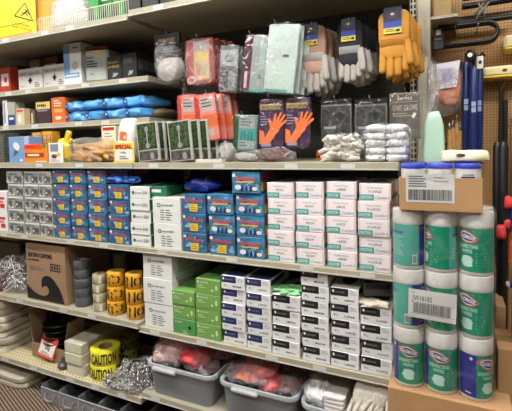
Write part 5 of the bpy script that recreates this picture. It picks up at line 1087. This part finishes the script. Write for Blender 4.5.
b.build('barcode_label', t, loc=(xa-t.location.x, yy-t.location.y-.001, za-zB), ry=.03)
# cartons below the stack, floor up
def carton_plain(name, x0, x1, y0, y1, z0, z1, label, m=CARD, fn=None, group=None):
    w = x1-x0; d = y1-y0; t = thing(name, label, 'box', ((x0+x1)/2, y0, z0), group=group)
    b = B(); b.box(-w/2, w/2, 0, d, 0, z1-z0-.001, m, .002)
    if fn: fn(b, w, z1-z0, d)
    b.build('box_body', t); b = B(); b.box(-w/2-.0004, w/2+.0004, d/2-.025, d/2+.025, z1-z0-.001, z1-z0-.0003, mat('packing_tape', '8a6b43', .25)); b.build('packing_tape', t)
    return t
CARD2 = mat('light_cardboard', 'ab845a', .8, bump=.15, bs=90)
carton_plain('shipping_carton', xc0-rC-.012, xc0+pit*2+rC+.05, yC-.02, yC+.25, .3, zB, 'brown cardboard carton directly under the green canisters', CARD2)
carton_plain('shipping_carton', xc0-rC-.012, xc0+pit*2+rC+.05, yC-.02, yC+.25, .0, .298, 'brown cardboard carton standing on the floor below the canister stack', CARD2)
# case of blue lidded canisters on top
zK = zB+pz*3+.001; yK = yC-.012; xa, xb = X(399, yK, zK+.05), X(483, yK, zK+.05); w = xb-xa; hK = Zv(178, (xa+xb)/2, yK)-zK
t = thing('tray_carton', 'low cardboard tray with a bar-code label on top of the canisters', 'box', ((xa+xb)/2, yK, zK)); dK = .22
b = B(); T_ = .004; b.box(-w/2, w/2, 0, dK, 0, T_, CARD2); b.box(-w/2, w/2, 0, T_, T_, hK, CARD2, .001); b.box(-w/2, w/2, dK-T_, dK, T_, hK, CARD2); b.box(-w/2, -w/2+T_, T_, dK-T_, T_, hK, CARD2); b.box(w/2-T_, w/2, T_, dK-T_, T_, hK, CARD2); b.build('tray', t)
lx0, lx1 = X(406, yK, zK)-t.location.x, X(454.5, yK, zK)-t.location.x; lz1 = hK+.014; lz0 = Zv(203, t.location.x, yK)-zK
b = B(); b.box(lx0, lx1, -.0012, -.0002, lz0, lz1, TAGW); LW_ = lx1-lx0; LH_ = lz1-lz0; b.bars(lx0+.008, lx0+LW_*.5, lz1-LH_*.08, 5, LH_*.085, LH_*.035, INK, -.002, 3); b.bars(lx0+LW_*.58, lx0+LW_*.9, lz1-LH_*.12, 2, LH_*.12, LH_*.03, LINK, -.002); barcode(b, lx0+.008, lx1-.008, lz0+LH_*.08, lz0+LH_*.45, BLACK, 9, -.002)
b.build('barcode_label', t)
LID = mat('cobalt_lid', '2536b4', .3); pr = None; hL_ = Zv(163, X(440, yK+.02, zK), yK+.05)-zK-.006; rL = w/3*.48
for rk in range(2):
    for c in range(3):
        loc = (xa+w*(c+.5)/3, yK+.006+rL+rk*rL*2.02, zK+.005); lb = 'white canister with a cobalt blue lid in the tray, %s %s' % (('front', 'rear')[rk], ('left', 'middle', 'right')[c])
        if pr is None:
            pr = q = thing('wipes_canister', lb, 'canister', loc, group='blue lidded canisters in the tray')
            b = B(); b.lathe([(0, 0), (rL*.97, 0), (rL*.97, hL_-.012), (0, hL_-.012)], CANW, 36)
            def wp2(p): a = p[0]/rL; q_ = rL*.97-p[1]; return (q_*math.sin(a), -q_*math.cos(a), p[2])
            b.warp = wp2; b.rect(-.02, .02, hL_-.05, hL_-.04, NAVY, -.0006, 4); b.rect(-.015, .018, hL_-.038, hL_-.032, LINK, -.0006, 4); b.warp = None; b.build('canister_body', q)
            b = B(); b.lathe([(rL*.97, hL_-.015), (rL, hL_-.015), (rL, hL_-.003), (rL*.95, hL_), (0, hL_)], LID, 36); b.build('lid', q)
        else: dup(pr, loc, label=lb)
t = thing('shrink_wrap', 'clear shrink film pulled over the tray of blue lidded canisters', 'wrap', ((xa+xb)/2, yK+dK/2, zK))
b = B(); P_ = rrect(w+.012, dK+.012, .02, 4); rings = []
for j in range(7): rings.append([b.v((x_*(1+.02*noise.noise(Vector((x_*20, y_*20, j*.8)))-(.0 if j < 6 else .12)), y_*(1-(.0 if j < 6 else .12)), hK+.001+(hL_+.004-hK)*j/6)) for x_, y_ in P_])
for j in range(6):
    for k in range(len(P_)): b.f([rings[j][k], rings[j][(k+1) % len(P_)], rings[j+1][(k+1) % len(P_)], rings[j+1][k]], SHR, True)
b.build('film', t)
# yellow and white polybag lying on the tray film
b = B(); b.blob((0, 0, .02), (.07, .05, .02), mat('lemon_white_bag', 'e4e0b4', .4, var=.12, vs=12, bump=.4, bs=30), 30, 14, .16, 24, 2, .4); b.disc(-.012, .024, .014, .006, mat('brown_emblem', '5d3d33'), -.052)
tag(b.build('cloth_pack', loc=(X(464, .06, zK+hL_), yK+.13, zK+hL_+.006)), 'pale yellow and white plastic pack lying on the blue lidded canisters', 'pack')
# ------------------------------------------------------------------ goods on the pegboard at right
yP = .55
def bigpole(name, pts, r_, m, label, cat, group=None, extra=None):
    b = B(); b.tube(pts, r_, m, 14); o = b.build(name); return tag(o, label, cat, group)
BLUEP = mat('navy_blue_tube', '1b2d68', .35); PALEW = mat('pale_tube_print', '9db0cf', .4)
for i, (u, y, v0, nm, wpx) in enumerate(((466, .44, 62, 'left', 7), (473.5, .40, 66, 'middle', 8), (479, .45, 64, 'right', 7))):
    z0_, z1_ = Zv(155, X(u, y, 1.4), y), Zv(v0, X(u, y, 1.7), y); x = X(u, y, 1.6); r_ = .0155
    t = thing('umbrella', 'navy blue furled tube hanging on the pegboard, %s of three' % nm, 'umbrella', (x, y, z0_), group='navy blue tubes on the pegboard')
    b = B(); b.tube([(0, 0, .0), (0, 0, (z1_-z0_)*.3), (.001, 0, (z1_-z0_)*.97), (0, 0, z1_-z0_)], [r_*.95, r_, r_*.95, r_*.6], BLUEP, 18); b.build('furled_cloth', t)
    b = B()
    for k in range(2): b.box(-.008, .008, -r_-.0012, -r_-.0002, (z1_-z0_)*(.48+.065*k), (z1_-z0_)*(.535+.065*k), PALEW)
    b.build('printed_mark', t)
    b = B(); b.tube([(0, 0, z1_-z0_-.005), (0, 0, z1_-z0_+.03), (.012, 0, z1_-z0_+.045), (.02, 0, z1_-z0_+.03)], .006, mat('black_plastic', '141416', .35), 8); b.build('handle', t); b = B(); b.tube([(0, 0, -.05), (0, 0, .01)], [r_*.9, r_], mat('black_plastic', '141416'), 14); b.build('end_cap', t)
x, z = W(470.5, 63, .4); b = B(); b.blob((0, 0, 0), (.02, .016, .024), mat('black_plastic', '141416'), 18, 12, .15, 30, 3, .8); b.disc(-.006, .004, .009, .009, WHITE, -.0215); tag(b.build('tube_clip', loc=(x+.002, .37, z+.02)), 'black clip with a white round mark holding the navy tubes', 'clip')
x, z = W(481, 64, .4); b = B(); b.box(-.012, .012, 0, .004, -.02, .03, WHITE, .001); b.disc(0, .005, .006, .008, BLACK); tag(b.build('hang_tag', loc=(x-.004, .385, z)), 'white hang tag at the top of the right navy tube', 'tag')
# orange and white gloves bag
x, z = W(447, 83, .40); t = thing('sponge_bag', 'clear bag with orange gloves and a shiny white label on the pegboard', 'bag', (x, .42, z-.11))
b = B(); b.blob((0, 0, .1), (.052, .025, .085), mat('vivid_coral_goods', 'f28a58', .5, bump=.5, bs=30, var=.2), 24, 16, .12, 16, 3, .6); b.build('gloves', t)
b = B(); b.poly([(-.045, -.03, .19), (.05, -.03, .2), (.035, -.032, .09), (-.03, -.032, .085)], mat('shiny_white_label', 'e6e2ea', .25)); b.rect(-.02, .02, .11, .17, mat('lilac_pale', 'bcb2d0', .4), -.0335); b.build('paper_label', t)
b = B(); b.blob((-.01, 0, .09), (.068, .036, .115), CRINK, 30, 20, .12, 16, 8, .6); b.build('plastic_bag', t)
x, z = W(432, 88, .40); t = crumple('plastic_sleeve', 432, 90, .045, .22, .04, .40, z-.1, 'long crumpled clear sleeve beside the beige end post', CRINK, 71, mat('faint_liner', 'cfc9bb', .5), amp=.25)
# mint pouch with clear neck
x0, x1 = X(423, .2, 1.4), X(445, .2, 1.4); z0_ = Zv(163, x0, .2); z1_ = Zv(112, x0, .2); w = x1-x0; hh = z1_-z0_
MINT = mat('mint_liquid', 'b2d2bd', .3, var=.05)
t = thing('soap_refill', 'mint green refill pouch with a clear crinkled neck behind the tray', 'bottle', ((x0+x1)/2, .24, z0_-.05))
b = B(); b.blob((0, 0, (hh+.05)/2), (w*.5, .03, (hh+.05)/2), MINT, 30, 22, .05, 16, 2, .3, fn=lambda q: Vector((q.x*(1-1.1*max(0, (q.z-hh*.25)/hh)), q.y, q.z))); b.build('pouch', t)
b = B(); b.blob((-.004, 0, hh+.13), (w*.3, .02, .12), CRINK, 22, 20, .2, 22, 6, .6); b.build('clear_neck', t)
# wooden brush handles
WOOD = mat('honey_wood', 'd29f60', .5, var=.15, vs=30); pr = None
for i, (u, v) in enumerate(((449.5, 125), (453, 123), (457, 118), (460.5, 126))):
    y = .46; x, z = W(u, v, y); lb = 'honey wood brush handle with metal tip, %s of four by the navy tubes' % ('first', 'second', 'third', 'fourth')[i]
    if pr is None:
        pr = t = thing('paint_brush', lb, 'brush', (x, y, z), group='wooden brush handles'); b = B(); b.tube([(0, 0, -.22), (0, 0, -.1), (0, 0, -.02)], [.0105, .0105, .007], WOOD, 12); b.build('handle', t)
        b = B(); b.tube([(0, 0, -.02), (0, 0, -.012), (0, 0, .006), (0, 0, .014)], [.0062, .0065, .003, .001], CHR, 10); b.build('metal_tip', t)
    else: dup(pr, (x, y, z), label=lb)
b = B(); xh = X(455, .5, 1.5); b.box(xh-.07, xh+.05, .466, .5585, 1.40, 1.412, mat('dark_steel_handle', '33302e', .35, .5), .002); tag(b.build('tool_rack'), 'dark rack bar holding the wooden brush handles on the pegboard', 'rack')
for i, (u, y) in enumerate(((466, .44), (473.5, .40), (479, .45))):
    zq = Zv(72, X(u, y, 1.7), y); b = B(); b.tube([(0, 0, 0), (0, .5585-y, 0)], .003, CHR, 8); tag(b.build('peg_hook', loc=(X(u, y, 1.6), y, zq)), 'steel hook behind the %s navy tube' % ('left', 'middle', 'right')[i], 'hook')
for i, u in enumerate((455, 478)):
    x_, z_ = W(u, (25.5, 23)[i], .4); b = B(); b.tube([(0, -.03, .0), (0, .1585, 0)], .0035, CHR, 8); tag(b.build('peg_hook', loc=(x_, .4, z_-.01)), 'steel hook carrying the %s of the looped black handles' % ('left part', 'right part')[i], 'hook')
# mops with yellow heads
def mop(u0, u1, v0, v1, y, label, hu, hv1):
    x0, z1_ = W(u0, v0, y); x1, _ = W(u1, v0, y); z0_ = W(u0, v1, y)[1]; w = x1-x0; h = z1_-z0_
    t = thing('sponge_mop', label, 'mop', ((x0+x1)/2, y, z0_), group='yellow sponge mops on the pegboard')
    b = B(); b.box(-w/2, w/2, 0, .09, h*.12, h, mat('cream_sponge', 'e2d3a2', .8, bump=.4), .012); b.box(-w/2, w/2, -.002, .092, 0, h*.25, mat('sponge_yellow', 'd9b93c', .7), .008); b.disc(w*.05, h*.6, .009, .007, mat('brown_emblem', '5d3d33'), -.002); b.build('sponge_head', t)
    hx = X(hu, y+.04, 1.6)-t.location.x; hz = Zv(hv1, t.location.x, y)-z0_
    b = B(); b.tube([(hx-.022, .045, .0), (hx, .045, -.045), (hx+.022, .045, 0)], .003, CHR, 8); b.build('wire_yoke', t)
    b = B(); b.tube([(hx, .045, -.04), (hx, .045, hz*.6), (hx, .045, hz)], [.008, .011, .011], mat('dark_steel_handle', '33302e', .35, .5), 12); b.build('handle', t); b = B(); b.tube([(hx+.018, .05, -.09), (hx+.02, .05, hz)], .009, mat('dark_steel_handle', '33302e'), 12); b.build('support_bar', t)
    return t
mop(482, 524, 67, 79.5, .467, 'cream and yellow sponge mop head down the right, handle hanging below', 501, 262)
mop(504, 562, 35, 51, .467, 'upper cream and yellow sponge mop cut by the right picture edge', 540, 262)
# black poles in front
for i, (u, y) in enumerate(((497.5, .34), (503.5, .31))):
    x = X(u, y, 1.2); z1_ = Zv(142, x, y); b = B(); b.tube([(0, 0, -1.1), (0, 0, -.02), (0, 0, 0)], [.0175, .0175, .01], mat('black_plastic', '141416'), 14); tag(b.build('broom_pole', loc=(x, y, z1_)), 'thick black pole below the mop handle, %s of the two' % ('left', 'right')[i], 'pole', 'thick black poles')
# bent black frames on the pegboard top, rails and small carton
BT = mat('black_tube_metal', '161618', .3, .2)
pr = None
for i in range(4):
    y = .4+.03*i; pts = []
    A0, A1, C0 = W(438, 28, y), W(488, 21.5, y), None; B0, B1 = W(438, 46, y), W(486, 41, y)
    cxx, czz = (A1[0]+B1[0])/2, (A1[1]+B1[1])/2; rad = (A1[1]-B1[1])/2
    pts = [(A0[0], y, A0[1]), (A1[0], y, A1[1])]+[(cxx+rad*1.0*math.sin(a), y, czz+rad*math.cos(a)) for a in [PI*k/8 for k in range(1, 8)]]+[(B1[0], y, B1[1]), (B0[0], y, B0[1])]
    o0 = Vector(pts[0]); b = B(); b.tube([Vector(p)-o0 for p in pts], .008 if i == 0 else .005, BT, 10)
    o = b.build('bent_handle', loc=o0+Vector((0, 0, -.004*i))); tag(o, 'long looped black metal handle on the pegboard, %s from the front' % ('first', 'second', 'third', 'fourth')[i], 'handle', 'looped black handles')
xa, za = W(433, 50, .37); xb, zb_ = W(444, 27, .37); b = B(); b.box(xa, xb, .37, .39, za, zb_, BLACK, .003); b.M = Matrix.Translation((0, .37, 0)); b.rect(xa+.012, xa+.03, zb_-.03, zb_-.008, WHITE, -.0008); b.rect(xa+.006, xb-.008, zb_-.05, zb_-.045, LINK, -.0008); b.M = Matrix(); tag(b.build('handle_card'), 'black card with white mark clipped over the looped handles', 'card')
for i, (a, c, w_) in enumerate((((432, 26), (514, 16.5), .012), ((462, 7), (514, -1), .014))):
    y = .5; A, C_ = W(a[0], a[1], y), W(c[0], c[1], y); b = B(); d = Vector((C_[0]-A[0], 0, C_[1]-A[1])); b.tube([(0, 0, 0), d], w_, BT, 10); b.tube([(0, -.012, w_*1.6), d+Vector((0, -.012, w_*1.6))], .004, BT, 8); tag(b.build('black_rail', loc=(A[0], y, A[1])), '%s black rail crossing the pegboard above the looped handles' % ('lower', 'upper')[i], 'rail', 'black rails on the pegboard')
for i, (a, c) in enumerate((((474, 16), (484, 3)), ((478, 3), (485, 17)), ((489, 2), (476, 19)))):
    y = .46; A, C_ = W(*a, y), W(*c, y); b = B(); b.tube([(0, 0, 0), ((C_[0]-A[0])/2, -.01, (C_[1]-A[1])/2), (C_[0]-A[0], 0, C_[1]-A[1])], .0045, mat('grey_steel_leg', '6b6a63'), 8); tag(b.build('wire_brace', loc=(A[0], y, A[1])), 'thin crossed metal brace between the two black rails, %s' % ('first', 'second', 'third')[i], 'brace', 'crossed braces')
xa, za = W(433.5, 17, .3); xb, _ = W(452, 19, .3); b = B(); w = xb-xa; b.box(-w/2, w/2, 0, .14, 0, .2, mat('dusty_carton', '9b8158', .8), .003); tag(b.build('small_carton', loc=((xa+xb)/2, .3, za)), 'small dusty cardboard box high beside the beige end post', 'box')
b = B(); b.box(-w/2-.01, w/2+.02, -.01, .249, -.012, 0, BEIGE, .001); tag(b.build('bracket_shelf', loc=((xa+xb)/2, .3, za-.0005)), 'little beige bracket shelf carrying the small dusty carton', 'shelf')
# lower right: cartons, spray bottle, red and orange bits
xq = xc0+pit*2+rC+.055
carton_plain('shipping_carton', X(496, .18, .8), X(506, .18, .8)+.0, .18, .5, .3, Zv(306, X(500, .18, .8), .18), 'narrow tall brown carton right of the green canisters', CARD2)
carton_plain('shipping_carton', X(497.5, .0, .5), X(497.5, .0, .5)+.3, .0, .17, .0, Zv(349, X(505, .0, .6), .0), 'brown carton at the lower right picture corner', CARD2)
b = B(); b.box(0, .3, 0, .3, 0, .298, CARD2, .002); tag(b.build('shipping_carton', loc=(X(496, .18, .8), .18, .0)), 'brown carton under the narrow tall one at right', 'box')
zbt = Zv(349, X(505, .0, .6), .0); x = X(523, .12, zbt+.1)
t = thing('spray_bottle', 'blue and white spray bottle at the right picture edge', 'bottle', (x, .09, zbt)); DBL = mat('navy_sprayer', '1e2a6b', .35)
b = B(); b.lathe([(0, 0), (.035, 0), (.038, .005), (.038, .09), (.03, .12), (.014, .145), (.014, .16), (0, .16)], mat('clear_blue_bottle', '55627c', .2, coat=.5), 28); b.build('bottle_body', t)
b = B(); b.tube([(0, 0, .158), (0, 0, .185)], .018, WHITE, 14); b.box(-.045, .03, -.013, .013, .18, .205, DBL, .006); b.tube([(-.035, 0, .18), (-.03, 0, .155), (-.015, 0, .14)], [.005, .006, .004], WHITE, 8); b.box(-.055, -.043, -.01, .01, .185, .2, WHITE, .003); b.build('spray_head', t)
for i, (u, v, y, s_, m, lb) in enumerate(((508, 202, .3, .02, REDG, 'red tool grip high at the right picture edge'), (501, 232, .28, .022, REDG, 'red knob right of the top row of canisters'), (507, 224, .3, .016, REDG, 'small red cap beside the orange handle'))):
    x, z = W(u, v, y); b = B(); b.blob((0, 0, 0), (s_*.8, s_, s_*1.3), m, 16, 12, .2, 30, i, .7); b.tube([(0, 0, 0), (0, .25, 0)], .004, CHR, 6); tag(b.build('red_grip', loc=(x, y, z)), lb, 'grip')
for i, (u, v0, v1, y, c, lb, hw) in enumerate(((511, 207, 229, .33, '26357f', 'blue handle hanging at the right picture edge', .014), (511.5, 230, 262, .34, 'd2683a', 'orange handle hanging below the blue one', .017), (512, 118, 200, .4, '6d5138', 'brown wooden handle at the right picture edge', .007))):
    x, z1_ = W(u, v0, y); z0_ = W(u, v1, y)[1]; b = B(); b.tube([(0, 0, 0), (0, 0, (z1_-z0_)*.5), (0, 0, z1_-z0_)], [hw, hw*.85, hw*.8], mat('handle_%d' % i, c, .4), 12); b.tube([(0, 0, (z1_-z0_)*.9), (0, .56-y-.012, (z1_-z0_)*.92)], .003, CHR, 6); tag(b.build('hand_tool', loc=(x, y, z0_)), lb, 'handle')
# dark storage behind, lower right: a black mesh rack
t = thing('dark_rack', 'black metal rack standing behind the cartons at lower right', 'rack', (.75, .42, 0)); b = B()
for x_ in (-.42, -.12, .18): b.box(x_, x_+.02, 0, .02, 0, 1.05, DARKMETAL)
for zz_ in (.3, .65, 1.0): b.box(-.42, .2, 0, .12, zz_, zz_+.015, DARKMETAL)
b.build('rack_frame', t)

# ------------------------------------------------------------------ world and view
w = bpy.data.worlds.new('world'); SC.world = w; w.use_nodes = True
w.node_tree.nodes['Background'].inputs['Color'].default_value = (.8, .85, 1, 1); w.node_tree.nodes['Background'].inputs['Strength'].default_value = .25
vs_ = SC.view_settings; vs_.view_transform = 'Standard'; vs_.look = 'None'; vs_.gamma = 1; vs_.use_curve_mapping = False; vs_.exposure = .68
